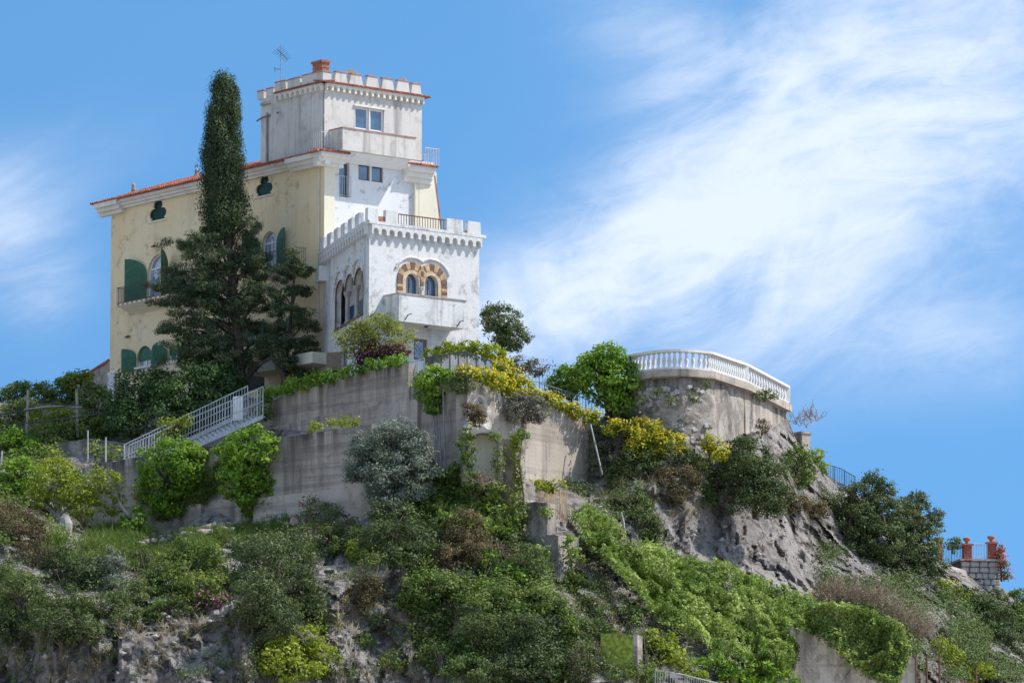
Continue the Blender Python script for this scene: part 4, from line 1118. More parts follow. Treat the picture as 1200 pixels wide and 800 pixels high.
mb.add([FYL(s_end - 1, .3, ze + .1), FYL(0, .3, ze + .1), FYL(0, -3.6, ze + .1 + rise), FYL(s_end + 1.6, -3.6, ze + .1 + rise), FYL(s_end + 1.6, -5, ze + .1 + rise), FYL(s_end - 1, -8.5, ze + .1), FYL(0, -5, ze + .1 + rise), FYL(0, -8.5, ze + .1)],
       [(0, 1, 2, 3), (0, 3, 4, 5), (3, 2, 6, 4), (4, 6, 7, 5)])
ro = mb.build('roof', MT['tile'], villa)
for x, yb, yt in ((158, 222, 218), (232, 206, 197)):
    s = FYL.inv(x, yb, -3.6)[0]; p = FYL(s, -3.5, ze + .1 + rise)
    mb = MB(); mb.lathe(p - root_loc(villa), [(.13, -.1), (.16, .12), (.09, .2), (.14, .3), (.10, .42), (.04, .5)], 8); c_ = mb.build('roof_vent', MT['stone_pink'], None, smooth=True); c_.parent = ro

# --- roof tower
sTn = FYL.inv(324, 150)[0]
zt0 = FYL.inv(378, 104)[1]                                 # underside of the tile band
sTr = FYR.inv(494, 150)[0]
z_tile = FYR.inv(379, 97)[1]
Wu_o = rectl(*FYR.rect(415.5, 449.5, 127, 153.5))
mb = MB(); mb.panel(FYR, rectl(0, sTr, z_mid, z_tile), [Wu_o], 0.03, .2); mb.panel(FYL, rectl(sTn, 0, ze - .3, z_tile), (), .03)
A, B = FYR(sTr, .03, 0), FYL(sT, -sTr, 0)
q = [FYL(sTn, .03, 0), FYL(sTn, -.35, 0), FYL(sT, -.35, 0), B, FYR(sTr, .03, 0)]
zl = FYL.inv(315, 112)[1]
for i, (a, b) in enumerate(zip(q, q[1:])):
    zt_ = z_tile if i in (0, 3) else zl
    mb.add([a + up * (z_mid - 1 if i < 3 else z_mid - 1), b + up * (z_mid - 1), b + up * zt_, a + up * zt_], [(0, 1, 2, 3)])
mb.build('tower_wall', MT['tower'], villa)
mb = MB(); mb.box(Frame(FYL(0, 0, 0), -V_DIR), sT + .1, -.1, -sTr + .1, -.1, z_tile - .4, z_tile - .25); mb.build('tower_deck', MT['concrete'], villa)
mb = MB(); mb.box(FYL, sT - .02, sTn - .1, -.36, -.25, ze - .2, zl - .05); mb.box(FYL, sTn - .55, sTn - .02, -.36, .02, ze - .2, zl + .05); mb.build('tower_buttress', MT['tower'], villa)
a, b, q0, q1 = rng(Wu_o); c = (a + b) / 2
for x0, x1 in ((a, c - .04), (c + .04, b)): window(villa, FYR, rectl(x0, x1, q0, q1), MT['frame_white'], MT['glass'], .10, .12, sill=False)
mb = MB(); mb.box(FYR, c - .04, c + .04, -.12, .04, q0, q1); mb.box(FYR, a - .1, b + .1, .034, .14, q1 + .002, q1 + .09); mb.build('window_surround', MT['trim'], villa)
# machicolation: small arches, one part each
def corbel_run(parent, fr, s0, s1, d, zb, zt, n, mat, name='corbel_arch'):
    w_ = (s1 - s0) / n; r = w_ * .33; pts = [(-w_ / 2, zt), (-w_ / 2, zb), (-r, zb)]
    zc = zb + (zt - zb) * .30
    for k in range(7):
        an = math.pi - math.pi * k / 6; pts.append((r * math.cos(an), zc + r * math.sin(an)))
    pts += [(r, zb), (w_ / 2, zb), (w_ / 2, zt)]
    base = root_loc(parent); first = None
    for i in range(n):
        loc = fr(s0 + w_ * (i + .5), 0, 0)
        if first is None:
            mb = MB(); f = Frame((0, 0), fr.S)
            mb.prism([f(a, .003, z) for a, z in pts], [f(a, d, z) for a, z in pts])
            first = mb.build(name, mat, None); first.parent = parent; first.location = loc - base
        else: dup(first, loc - base, parent)
ov = .25
zc0, zc1 = z_tile - .46, z_tile - .02
FTL = Frame(FYL(0, .03, 0), FYL.S); FTR = Frame(FYR(0, .03, 0), FYR.S)
corbel_run(villa, FTL, sTn + .15, 0, ov, zc0, zc1, 9, MT['trim'])
corbel_run(villa, FTR, 0, sTr, ov, zc0, zc1, 17, MT['trim'])
tile_edge(villa, FTL, sTn + .2, .45, ov + .14, z_tile + .0, .075, .22, 'tower_tiles')
tile_edge(villa, FTR, -.45, sTr + .45, ov + .14, z_tile + .0, .075, .22, 'tower_tiles')
def merlon(parent, fr, x0, x1, yt, zb, d0, d1, mat, taper=.1, name='merlon', cap=True, zt=None):
    dm = d1
    a = fr.inv(x0, yt, dm)[0]; b = fr.inv(x1, yt, dm)[0]; a, b = min(a, b), max(a, b)
    zt_ = zt if zt is not None else fr.inv((x0 + x1) / 2, yt, dm)[1]
    tp = taper * (b - a)
    mb = MB()
    mb.hexa([fr(a, d0, zb), fr(b, d0, zb), fr(b, d1, zb), fr(a, d1, zb), fr(a + tp, d0, zt_), fr(b - tp, d0, zt_), fr(b - tp, d1, zt_), fr(a + tp, d1, zt_)])
    o = mb.build(name, mat, parent)
    if cap:
        mb = MB(); mb.box(fr, a + tp - .04, b - tp + .04, d0 - .03, d1 + .04, zt_ + .002, zt_ + .06); c_ = mb.build('coping', MT['pinkcap'], parent); c_.parent = o
    return o
zm = z_tile + .10
for x0, x1, yt in ((392.5, 407, 85), (410, 425, 87.5), (429.5, 444, 90), (447.5, 461.5, 92.5), (465, 480, 95), (482.5, 493.5, 98.5)):
    merlon(villa, FTR, x0 - .6, x1 + .6, yt, zm, .02, .30, MT['tower'], .15)
merlon(villa, FTR, 378.5, 388.4, 84.5, zm, -.28, .25, MT['tower'], .0)
for x0, x1, yt in ((322, 335, 96), (337, 352, 92.5)):
    merlon(villa, FTL, x0, x1, yt, zm, .0, .25, MT['tower'], .04)
merlon(villa, FTL, 353.5, 378.2, 86.5, zm, -.28, .262, MT['tower'], .03)
fb_ = Frame(FYL(0, -.33, 0), FYL.S)
for x0, x1, yt in ((301.5, 309, 107), (312, 320.5, 104)):
    merlon(villa, fb_, x0, x1, yt, zl, -.3, 0, MT['tower'], .03)
mb = MB(); mb.box(FTR, -.2, sTr + .2, .0, .2, z_tile - .02, zm + .02); mb.box(FTL, sTn, -.2, -.25, .19, z_tile - .021, zm + .018); mb.build('parapet', MT['tower'], villa)
# chimney with a brick stack
ch = MB(); fch = Frame(FYL(0, -1.0, 0), FYL.S); a, b, q0, q1 = fch.rect(366, 377.5, 74, 93); 
n = 9
for i in range(n):
    g_ = .02 * (i % 2); ch.box(fch, a + g_, b - g_, -.55 + g_, -g_, q0 + (q1 - q0) * i / n - (.5 if i == 0 else 0), q0 + (q1 - q0) * (i + 1) / n - .002)
ch.box(fch, a - .06, b + .06, -.61, .06, q1, q1 + .14); ch.build('chimney', MT['brick'], villa)
# pipes on the tower
mb = MB(); s = FYL.inv(310, 150, .0)[0]; mb.tube([FYL(s, -.18, ze - .1), FYL(s, -.18, FYL.inv(310, 132)[1])], .07, 6); mb.build('downpipe', MT['pipe_grey'], villa)
mb = MB(); z = FYL.inv(315, 135)[1]; mb.tube([FYL(sT - .3, -.15, z - .15), FYL(sT + .2, -.15, z), FYL(sTn - .3, -.15, z + .02), FYL(sTn + .3, .1, z)], .05, 6); mb.build('gutter_pipe', MT['frame_wood'], villa)
# tower balcony (solid parapet)
a = FYR.inv(394, 165, 0)[0]; bF = FYR.inv(487, 170, 1.35)[0]; aF = FYR.inv(401.5, 165, 1.35)[0]; q1 = FYR.inv(440, 154.5, 1.35)[1]; q0 = FYR.inv(440, 180.5, 1.35)[1]
mb = MB(); mb.box(FYR, aF, bF, .034, 1.35, q0, q0 + .16)
mb.box(FYR, aF, bF, 1.23, 1.352, q0 + .16, q1 - .05); mb.box(FYR, aF, aF + .12, .034, 1.23, q0 + .16, q1 - .05); mb.box(FYR, bF - .12, bF, .034, 1.23, q0 + .16, q1 - .05)
bc = mb.build('tower_balcony', MT['tower'], villa)
mb = MB(); mb.box(FYR, aF - .04, bF + .04, 1.2, 1.40, q1 - .048, q1 + .02); mb.box(FYR, aF - .04, aF + .15, .034, 1.198, q1 - .048, q1 + .018); mb.box(FYR, bF - .15, bF + .04, .034, 1.198, q1 - .048, q1 + .018)
mb.build('coping', MT['pinkcap'], villa).parent = bc
mb = MB(); mb.hexa([FYR(aF + .1, .034, q0 - .5), FYR(bF - .1, .034, q0 - .5), FYR(bF - .1, .06, q0 - .5), FYR(aF + .1, .06, q0 - .5), FYR(aF + .1, .034, q0 - .003), FYR(bF - .1, .034, q0 - .003), FYR(bF - .1, .95, q0 - .003), FYR(aF + .1, .95, q0 - .003)])
mb.build('corbel_cove', MT['white_wall'], villa)
# white pickets at the two terrace corners
s0, s1, z0, z1 = FYL.rect(358.5, 378, 157.5, 177, .5)
z0 = ze + .2; z1 = z0 + 1.0
def corner_rail(pts, zb_, zt_):
    mb = MB(); mb.tube([p + up * zt_ for p in pts], .022, 5); r0 = mb.build('railing', MT['rail_white'], villa); base = root_loc(villa); fb = None
    for p in dense(pts, .2):
        if fb is None: mb = MB(); mb.tube([up * 0, up * (zt_ - zb_)], .014, 4); fb = mb.build('bar', MT['rail_white'], None); fb.parent = r0; fb.location = p + up * zb_ - base
        else: dup(fb, p + up * zb_ - base, r0)
corner_rail([FYL(-1.7, .55, 0), FYL(.5, .55, 0), FYR(aF - .1, .5, 0)], z0, z1 + .05)
corner_rail([FYR(sTr - .05, .45, 0), FYR(sTr + 1.0, .45, 0), FYR(sTr + 1.0, -1.2, 0)], z0, z1)

# aerial and dishes stand on the tower: things of their own
pa = P(329, 104, FYL(sTn, -.6, 0).y); pb = P(329, 52, FYL(sTn, -.6, 0).y)
ae = thing('antenna', 'tall thin television aerial on the tower roof', 'antenna', pa)
mb = MB(); mb.tube([pa - up * .3, pb], .03, 6); mb.build('mast', MT['pipe_grey'], ae)
mb = MB(); 
def H(x, y, dY=0): return P(x, y, pa.y + dY)
mb.tube([H(325, 58, -.4), H(337, 70, .4)], .022, 5)
for k in range(8):
    t = k / 7; c_ = H(325, 58, -.4).lerp(H(337, 70, .4), t); e_ = Vector((.28, .12, .22)) * (1.1 - .4 * t); mb.tube([c_ - e_, c_ + e_], .012, 4)
mb.build('yagi_head', MT['rail_dark'], ae)
mb = MB(); mb.tube([H(322, 81, 0), H(329, 81.5, 0)], .02, 5); mb.tube([H(321.5, 79, -.1), H(322.5, 85, .1)], .014, 4); mb.build('side_bracket', MT['rail_dark'], ae)
def dish(x, y, r, label, tilt):
    p = P(x, y, FYR(3.4 if x < 440 else 6.6, -.9, 0).y); t = thing('satellite_dish', label, 'satellite dish', p, 'dishes on the tower roof')
    mb = MB(); nseg = 12; M = Matrix.Rotation(tilt, 3, Vector((.3, .9, .1)))
    rings = [(0, 0), (r * .5, r * .05), (r * .85, r * .16), (r, r * .24)]
    for side in (0, .02):
        b_ = len(mb.v)
        for rr, h in rings:
            for k in range(nseg):
                an = 2 * math.pi * k / nseg; v = Vector((rr * math.cos(an), -h - side, rr * math.sin(an))); mb.v.append(p + M @ v)
        for i in range(3):
            for k in range(nseg):
                k2 = (k + 1) % nseg; mb.f.append((b_ + i * nseg + k, b_ + i * nseg + k2, b_ + (i + 1) * nseg + k2, b_ + (i + 1) * nseg + k))
    mb.build('reflector', MT['dish'], t, smooth=True)
    mb = MB(); mb.tube([p - up * .9, p], .03, 5); mb.build('mast', MT['pipe_grey'], t)
    mb = MB(); mb.tube([p + M @ Vector((0, -.03, -r * .9)), p + M @ Vector((0, -r * .9, 0))], .015, 4); mb.tube([p + M @ Vector((0, -r * .8, 0)), p + M @ Vector((0, -r * 1.0, 0))], .05, 6); mb.build('feed_arm', MT['rail_dark'], t)
dish(411.5, 88, .40, 'white satellite dish seen edge on behind the tower battlements', 1.15)
dish(472, 95.5, .26, 'small dish above the battlements near the tower end', .9)

# ------------------------------------------------------------------ crenellated white house
annex = thing('crenellated_house', 'whitewashed house with battlements, a twin brick arched window and a solid balcony', 'house', FWR(0, 0, ZB))
sR = FWR.inv(561.5, 350)[0]; zA = FWR.inv(434, 258, .3)[1]; zAm = FWR.inv(434, 243.5, .3)[1]
zcb = FWR.inv(434, 274, .3)[1]; zct = FWR.inv(434, 262, .3)[1]
zT = zA
# twin window: two overlapping arched bays
def bay(x0, x1, yt, yb): return FWR.rect(x0, x1, yt, yb)
B1 = FWR.rect(475.5, 490.5, 320.5, 346); B2 = FWR.rect(497.5, 513, 322.8, 348)
O1 = archl(*B1); O2 = archl(*B2); LD = rectl(*FWR.rect(485, 500.5, 397, 422))
# triple window on the shaded side
TL = [FWL.rect(393, 405.0, 327, 384.5), FWL.rect(404.5, 415.5, 320.5, 376), FWL.rect(415.0, 426, 314, 367)]
TLo = []
zs0 = sum(t[2] for t in TL) / 3
z1s = [t[3] for t in TL]
a_, b_ = TL[0][0], TL[2][1]; wv = (b_ - a_) / 3
TR = [(a_ + wv * k, a_ + wv * (k + 1)) for k in range(3)]
lo = [(a_, zs0), (b_, zs0)]
zap = sum(z1s) / 3; rise3 = .95
for k in (2, 1, 0):
    x0, x1 = TR[k]; c = (x0 + x1) / 2; r = wv / 2
    for i in range(9):
        an = math.pi * i / 8
        lo.append((c + r * .985 * math.cos(an), zap - rise3 + rise3 * math.sin(an)))
GD = archl(*FWL.rect(385.5, 396.5, 415, 445)); SW = rectl(*FWL.rect(399.5, 407, 410, 431))
mb = MB(); mb.panel(FWR, rectl(0, sR, ZB - 3, zT), [O1, O2, LD], 0, .3); mb.build('front_wall', MT['white_annex'], annex)
mb = MB(); mb.panel(FWL, rectl(sback, 0, ZB - 3, zT), [lo, GD, SW], 0, .35); mb.build('side_wall', MT['white_annex'], annex)
mb = MB(); bk = FWR(sR, 0, 0) + (FWL(sback, 0, 0) - FWL(0, 0, 0)); e0 = FWR(sR, 0, 0)
mb.add([e0 + up * (ZB - 3), bk + up * (ZB - 3), bk + up * zT, e0 + up * zT], [(0, 1, 2, 3)])
mb.add([FWR(0.1, -.1, zT - 1.1), FWR(sR - .1, -.1, zT - 1.1), bk + up * (zT - 1.1), FWL(sback, 0, zT - 1.1)], [(0, 1, 2, 3)])
mb.build('rear_wall', MT['white_annex'], annex)
# twin window pieces
for O in (O1, O2): window(annex, FWR, O, MT['frame_wood'], MT['glass'], .26, .05, mull=(.5,), sill=False)
def arch_blocks(parent, fr, s0, s1, z0, z1, th, d, nblk, jambs=(1, 1), mats=None, name='voussoir', skip=()):
    """single wedge stones round an arched opening"""
    r = (s1 - s0) / 2; c = (s0 + s1) / 2; zsp = z1 - r; rr = r + th; k = 0
    for i in range(nblk):
        a0 = math.pi * i / nblk + .012; a1 = math.pi * (i + 1) / nblk - .012; am = (a0 + a1) / 2
        if i in skip: continue
        q = [(c + R_ * math.cos(a), zsp + R_ * math.sin(a)) for R_, a in ((r, a0), (r, am), (r, a1), (rr, a1), (rr, am), (rr, a0))]
        mb = MB(); dd = d + random.uniform(-.015, .02); mb.prism([fr(x, -.05, z) for x, z in q], [fr(x, dd, z) for x, z in q]); mb.build(name, mats[i % len(mats)], parent)
    nb = 4; h = (zsp - z0) / nb
    for sd_, on in ((1, jambs[1]), (-1, jambs[0])):
        if not on: continue
        for j in range(nb):
            x0 = c + sd_ * r; x1 = c + sd_ * rr; a, b = min(x0, x1), max(x0, x1)
            mb = MB(); mb.box(fr, a, b, -.05, d + random.uniform(-.015, .02), z0 + h * j + .01, z0 + h * (j + 1) - .01); mb.build('jamb_stone', mats[(j + (nblk if sd_ > 0 else 1)) % len(mats)], parent)
b1, b2 = list(B1), list(B2)
zlow = min(b1[2], b2[2]); 
ti = .26
tan = MT['tanstone']
for bb in (b1, b2):         # smooth tan inner frame
    s0, s1, z0, z1 = bb; mbx = MB(); o_l = archl(s0 - ti, s1 + ti, z0, z1 + ti, 12); i_l = archl(s0, s1, z0, z1, 12)
    mbx.ring(FWR, o_l, i_l, -.06, .035 if bb is b1 else .041); mbx.build('inner_arch', tan, annex)
mats2 = [MT['brickdark'], MT['brickrow']]
arch_blocks(annex, FWR, b1[0] - ti, b1[1] + ti, zlow, b1[3] + ti, .40, .06, 9, (1, 0), mats2, skip=(0,))
arch_blocks(annex, FWR, b2[0] - ti, b2[1] + ti, zlow, b2[3] + ti, .40, .066, 9, (0, 1), mats2, skip=(8,))
cm = (b1[1] + b2[0]) / 2
for j in range(4):
    mb = MB(); mb.box(FWR, cm - .10, cm + .10, -.02, .09, zlow + .55 + j * .3, zlow + .83 + j * .3); mb.build('jamb_stone', mats2[j % 2], annex)
mb = MB(); mb.lathe(FWR(cm, .06, zlow) - root_loc(annex) * 0, [(.07, -.3), (.07, .32), (.14, .42), (.17, .52), (.12, .54)], 8); mb.build('colonnette', MT['trim'], annex)
mb = MB()                                                   # hood mould
for bb in (b1, b2):
    c = (bb[0] + bb[1]) / 2; r = (bb[1] - bb[0]) / 2 + ti + .40 + .28; zsp = bb[3] - (bb[1] - bb[0]) / 2; rng_ = (1.00, 2.62) if bb is b1 else (.42, 2.10)
    mb.tube([FWR(c + r * math.cos(rng_[0] + (rng_[1] - rng_[0]) * k / 12), .05, zsp + (r) * math.sin(rng_[0] + (rng_[1] - rng_[0]) * k / 12)) for k in range(13)], .075, 6)
mb.build('hood_mould', MT['white_annex'], annex)
# solid balcony
bd = 1.45; a = FWR.inv(467.5, 360, bd)[0]; b = FWR.inv(545.5, 365, bd)[0]; q1 = FWR.inv(506, 348.5, bd)[1]; q0 = FWR.inv(506, 380.5, bd)[1]
mb = MB(); mb.box(FWR, a, b, .003, bd, q0, q0 + .18); mb.box(FWR, a, b, bd - .16, bd + .002, q0 + .18, q1); mb.box(FWR, a, a + .16, .003, bd - .16, q0 + .18, q1 - .002); mb.box(FWR, b - .16, b, .003, bd - .16, q0 + .18, q1 - .002)
bc = mb.build('balcony', MT['white_annex'], annex)
mb = MB(); mb.box(FWR, a - .04, b + .04, bd - .2, bd + .05, q1 + .002, q1 + .07); mb.box(FWR, a - .04, a + .2, .003, bd - .2, q1 + .001, q1 + .068); mb.box(FWR, b - .2, b + .04, .003, bd - .2, q1 + .001, q1 + .068); mb.build('coping', MT['concrete'], annex).parent = bc
for x in (475, 536):
    s, z = FWR.inv(x, 370 if x < 500 else 378, bd); mb = MB(); mb.tube([FWR(s, bd, z - .2), FWR(s + .1, bd + .12, z + .05), FWR(s + .25, bd + .28, z + .12)], .035, 5); mb.build('water_spout', MT['rail_dark'], annex).parent = bc
mb = MB(); s = (a + b) / 2; mb.lathe(FWR(s, bd * .6, q0 - .1), [(.05, 0), (.12, .02), (.12, .1)], 8); mb.build('ceiling_lamp', MT['rail_dark'], annex)
# door with lattice glass
wd = window(annex, FWR, LD, MT['frame_wood'], MT['glass'], .1, .14, sill=False, name='lattice_door')
mb = MB(); s0, s1, z0, z1 = rng(LD)
for k in range(-8, 10):
    for sg in (1, -1):
        p0 = (s0 + .15, z0 + k * .26); p1 = (s1 - .15, z0 + k * .26 + sg * (s1 - s0 - .3))
        zz0, zz1 = p0[1], p1[1]
        if min(zz0, zz1) < z0 + .1 or max(zz0, zz1) > z1 - .1: continue
        mb.tube([FWR(p0[0], -.11, zz0), FWR(p1[0], -.11, zz1)], .014, 4)
x = mb.build('lattice', MT['rail_pale'], annex); x.parent = wd
# triple window: loggia recess, colonnettes, dark trim
mb = MB(); mb.panel(FWL, rectl(a_ - .3, b_ + .3, zs0 - .2, zap + .3), (), -.8); mb.box(FWL, a_ - .3, b_ + .3, -.79, -.36, zs0 - .12, zs0 - .01); mb.build('loggia', MT['grey_recess'], annex)
for k in range(3):
    x0, x1 = TR[k]; mb = MB(); mb.box(FWL, x0 + wv * .25, x1 - wv * .2, -.79, -.74, zs0 + .05, zs0 + 1.3); mb.build('loggia_window', MT['glass'], annex)
for k in (1, 2):
    s = TR[k][0]; mb = MB(); mb.lathe(FWL(s, -.17, zs0), [(.2, 0), (.2, .1), (.13, .16), (.12, (zap - rise3 - zs0) - .3), (.22, (zap - rise3 - zs0) - .1), (.24, zap - rise3 - zs0 + .05)], 10); mb.build('colonnette', MT['stone'], annex)
mb = MB()
for k in range(3):
    x0, x1 = TR[k]; c = (x0 + x1) / 2; r = wv / 2
    for q in range(10):
        t0, t1 = math.pi * q / 10, math.pi * (q + 1) / 10
        pp = [(c + (r - e) * math.cos(t), zap - rise3 + (rise3 - e) * math.sin(t)) for t, e in ((t0, .003), (t1, .003), (t1, .06), (t0, .06))]
        mb.prism([FWL(x, -.05, z) for x, z in pp], [FWL(x, .03, z) for x, z in pp])
for x0, x1 in ((a_, a_ + .10), (b_ - .10, b_)): mb.box(FWL, x0, x1, -.05, .03, zs0, zap - rise3)
mb.box(FWL, a_, b_, -.30, .08, zs0 - .13, zs0 - .002); mb.build('arch_trim', MT['brickdark'], annex)
mb = MB(); pts = []
for k in range(3):
    x0, x1 = TR[k]; c = (x0 + x1) / 2; r = wv / 2 + .02
    pts += [FWL(c - r * math.cos(math.pi * q / 8) , .06, zap - rise3 + .55 + (rise3 ) * math.sin(math.pi * q / 8) ) for q in range(9)]
mb.tube(pts, .09, 6); mb.build('hood_mould', MT['white_annex'], annex)
wd = window(annex, FWL, GD, MT['darkgreen'], MT['glass_green'], .15, .12, mull=(.5,), sill=False, name='green_door')
wd = window(annex, FWL, SW, MT['frame_wood'], MT['glass_pale'], .2, .08, sill=True)
mb = MB(); s0, s1, z0, z1 = rng(SW); mb.hexa([FWL(s0, .01, z0), FWL(s0 + .06, .01, z0), FWL(s0 - .5, .75, z0), FWL(s0 - .56, .75, z0), FWL(s0, .01, z1), FWL(s0 + .06, .01, z1), FWL(s0 - .5, .75, z1), FWL(s0 - .56, .75, z1)]); x = mb.build('shutter', MT['frame_wood'], annex); x.parent = wd
# machicolation and battlements
FN = FWR; ovh = .29
corbel_run(annex, FWR, .0, sR, ovh, zcb + .04, zct + .02, 14, MT['white_annex'])
corbel_run(annex, FWL, sback + .2, 0, ovh, zcb + .04, zct + .02, 17, MT['white_annex'])
mb = MB(); mb.box(FWR, -ovh * .75, sR + ovh, -.18, ovh + .02, zct + .022, zA); mb.box(FWL, sback, -.19, -.18, ovh + .02, zct + .021, zA - .003); mb.build('parapet', MT['white_annex'], annex)
zA2 = zA
for x0, x1 in ((431, 443.5), (452, 466.5), (523.5, 543), (548, 563.5)):
    merlon(annex, FWR, x0, x1, 250, zA2, .02, ovh, MT['white_annex'], .03, zt=zAm, cap=False)
sb_ = FWL.inv(425, 255, ovh)[0]
NM = 6
for k in range(NM):
    s1_ = -1.35 - k * (abs(sback) - .9) / NM; s0_ = s1_ - 1.0
    mb = MB(); mb.box(FWL, s0_, s1_, .0, ovh, zA2 - .003, zAm - .01); mb.build('merlon', MT['white_annex'], annex)
mb = MB(); mb.box(FWR, FWR.inv(443, 258, .2)[0], FWR.inv(452, 258, .2)[0], -.1, .2, zA + .002, zA + .32); mb.box(FWR, FWR.inv(543, 270, .2)[0] + .02, FWR.inv(548, 270, .2)[0], -.1, .2, zA + .002, zA + .12); mb.build('brick_infill', MT['brick'], annex)
s0 = FWR.inv(467, 258, .1)[0]; s1 = FWR.inv(523, 265, .1)[0]
mb = MB(); mb.tube([FWR(s0, .1, zA + .62), FWR(s1, .1, zA + .62)], .04, 5); r0 = mb.build('railing', MT['rust'], annex); base = root_loc(annex); fb = None
for p in dense([FWR(s0, .1, zA), FWR(s1, .1, zA)], .2):
    if fb is None: mb = MB(); mb.tube([up * 0, up * .62], .02, 4); fb = mb.build('bar', MT['rust'], None); fb.parent = r0; fb.location = p - base
    else: dup(fb, p - base, r0)
mb = MB(); s = FWL.inv(381, 320)[0]; z = FWL.inv(382, 330)[1]; mb.box(FWL, sback - .02, sback + 1.1, .003, .5, z, z + .9); mb.build('corner_block', MT['white_annex'], annex)

# small gable wall at the far end of the villa
FG = Frame(FYL(s_end, -2.0, 0), FYL.S)
q = [FG.inv(x, y) for x, y in ((84, 451), (128, 423), (131, 423), (131, 480), (84, 480))]
mb = MB(); mb.prism([FG(a, 0, z) for a, z in q], [FG(a, -3, z) for a, z in q]); sh = mb.build('shed', MT['oldwall']); tag(sh, 'brown sloping gable wall at the far end of the yellow villa', 'shed')
mb = MB(); mb.prism([FG(q[0][0], .08, q[0][1]), FG(q[1][0], .08, q[1][1]), FG(q[1][0], .08, q[1][1] + .14), FG(q[0][0], .08, q[0][1] + .14)], [FG(q[0][0], -3.1, q[0][1]), FG(q[1][0], -3.1, q[1][1]), FG(q[1][0], -3.1, q[1][1] + .14), FG(q[0][0], -3.1, q[0][1] + .14)])
mb.build('roof', MT['tile'], None).parent = sh
mb = MB(); fx = Frame(FYL(s_end, .05, 0), FYL.S); a, b, q0, q1 = FYL.rect(128.5, 136, 438, 470, .05); mb.box(FYL, a - .03, b, .124, .20, q0 - 1, q1); mb.build('plinth', MT['white_wall'], villa)
# white steps at the wall end
f = Frame(P(485, 446, 295.4), (.9, .43)); st2 = thing('white_steps', 'white painted steps by the pale blue railing at the wall end', 'steps', P(485, 452, 294))
for k in range(3):
    mb = MB(); a, b, q0, q1 = f.rect(476, 493, 439 + k * 3.2, 444 + k * 3.2, 0); mb.box(f, a, b, -2 + .0, .0 + k * .22, q0 - .1, q1 - .1); mb.build('step', MT['frame_white'], st2)
# ------------------------------------------------------------------ vegetation
def leaf_object(name, C, Nn, L, Wd, tone, mat, parent=None, kind=None, tang=None, fold=.18):
    """one small folded quad per leaf"""
    n = len(C)
    Nn = Nn / (np.linalg.norm(Nn, axis=1, keepdims=True) + 1e-9)
    r = RNG.normal(size=(n, 3)) if tang is None else tang
    t = r - (r * Nn).sum(1, keepdims=True) * Nn; t /= np.linalg.norm(t, axis=1, keepdims=True) + 1e-9
    b = np.cross(Nn, t)
    L = np.broadcast_to(np.asarray(L, float), (n,))[:, None]; Wd = np.broadcast_to(np.asarray(Wd, float), (n,))[:, None]
    v = np.empty((n, 4, 3), np.float32)
    v[:, 0] = C - t * L * .5; v[:, 2] = C + t * L * .5
    v[:, 1] = C - b * Wd * .5 + Nn * Wd * fold; v[:, 3] = C + b * Wd * .5 + Nn * Wd * fold
    if parent is not None: v -= np.array(root_loc(parent), np.float32)
    me = bpy.data.meshes.new(name)
    me.vertices.add(4 * n); me.loops.add(4 * n); me.polygons.add(n)
    me.vertices.foreach_set('co', v.ravel()); me.loops.foreach_set('vertex_index', np.arange(4 * n, dtype=np.int32))
    me.polygons.foreach_set('loop_start', np.arange(0, 4 * n, 4, dtype=np.int32))
    at = me.attributes.new('tone', 'FLOAT', 'POINT'); at.data.foreach_set('value', np.repeat(np.clip(tone, 0, 1), 4).astype(np.float32))
    me.update(calc_edges=True); me.materials.append(mat)
    o = bpy.data.objects.new(name, me); COL.objects.link(o)
    if parent is not None: o.parent = parent
    if kind: o['kind'] = kind
    return o
def unit(n):
    d = RNG.normal(size=(n, 3)); return d / np.linalg.norm(d, axis=1, keepdims=True)
def blob_leaves(c, r, n, clump=.34, lobes=.3, hollow=.5, loose=0.0, nclump=None, tone_sd=.25):
    """leaf positions of one uneven crown: clumps round an ellipsoid whose outline is lobed"""
    K = nclump or int(np.clip(26 + 17 * (r[0] * r[2]), 30, 200))
    d = unit(K); ph = RNG.uniform(0, 100, 3)
    lob = 1 - lobes + 2 * lobes * vnoise(d * 1.7 + ph)
    rad = (hollow + (1 - hollow) * RNG.random(K) ** .45) * lob
    cc = np.array(c) + d * rad[:, None] * np.array(r)
    rm = float(np.mean(r)); cr = np.maximum(clump * rm * RNG.uniform(.6, 1.3, K), .22) * (1.15 if rm < 1.2 else 1.0)
    w_ = cr ** 2; w_ /= w_.sum()
    ki = RNG.choice(K, n, p=w_)
    ld = unit(n); ld[:, 2] = ld[:, 2] * .8 + .12
    lr = RNG.random(n) ** .42 * (1 + loose * RNG.random(n) ** 4)
    pos = cc[ki] + ld * (lr * cr[ki])[:, None] * np.array([1, 1, .82])
    nrm = ld * .8 + (pos - np.array(c)) / np.array(r) * .5 + RNG.normal(size=(n, 3)) * .7 + np.array([0, 0, .35])
    kt = RNG.normal(.5, tone_sd, K); tone = kt[ki] + RNG.normal(0, .16, n)
    return pos, nrm, tone, cc
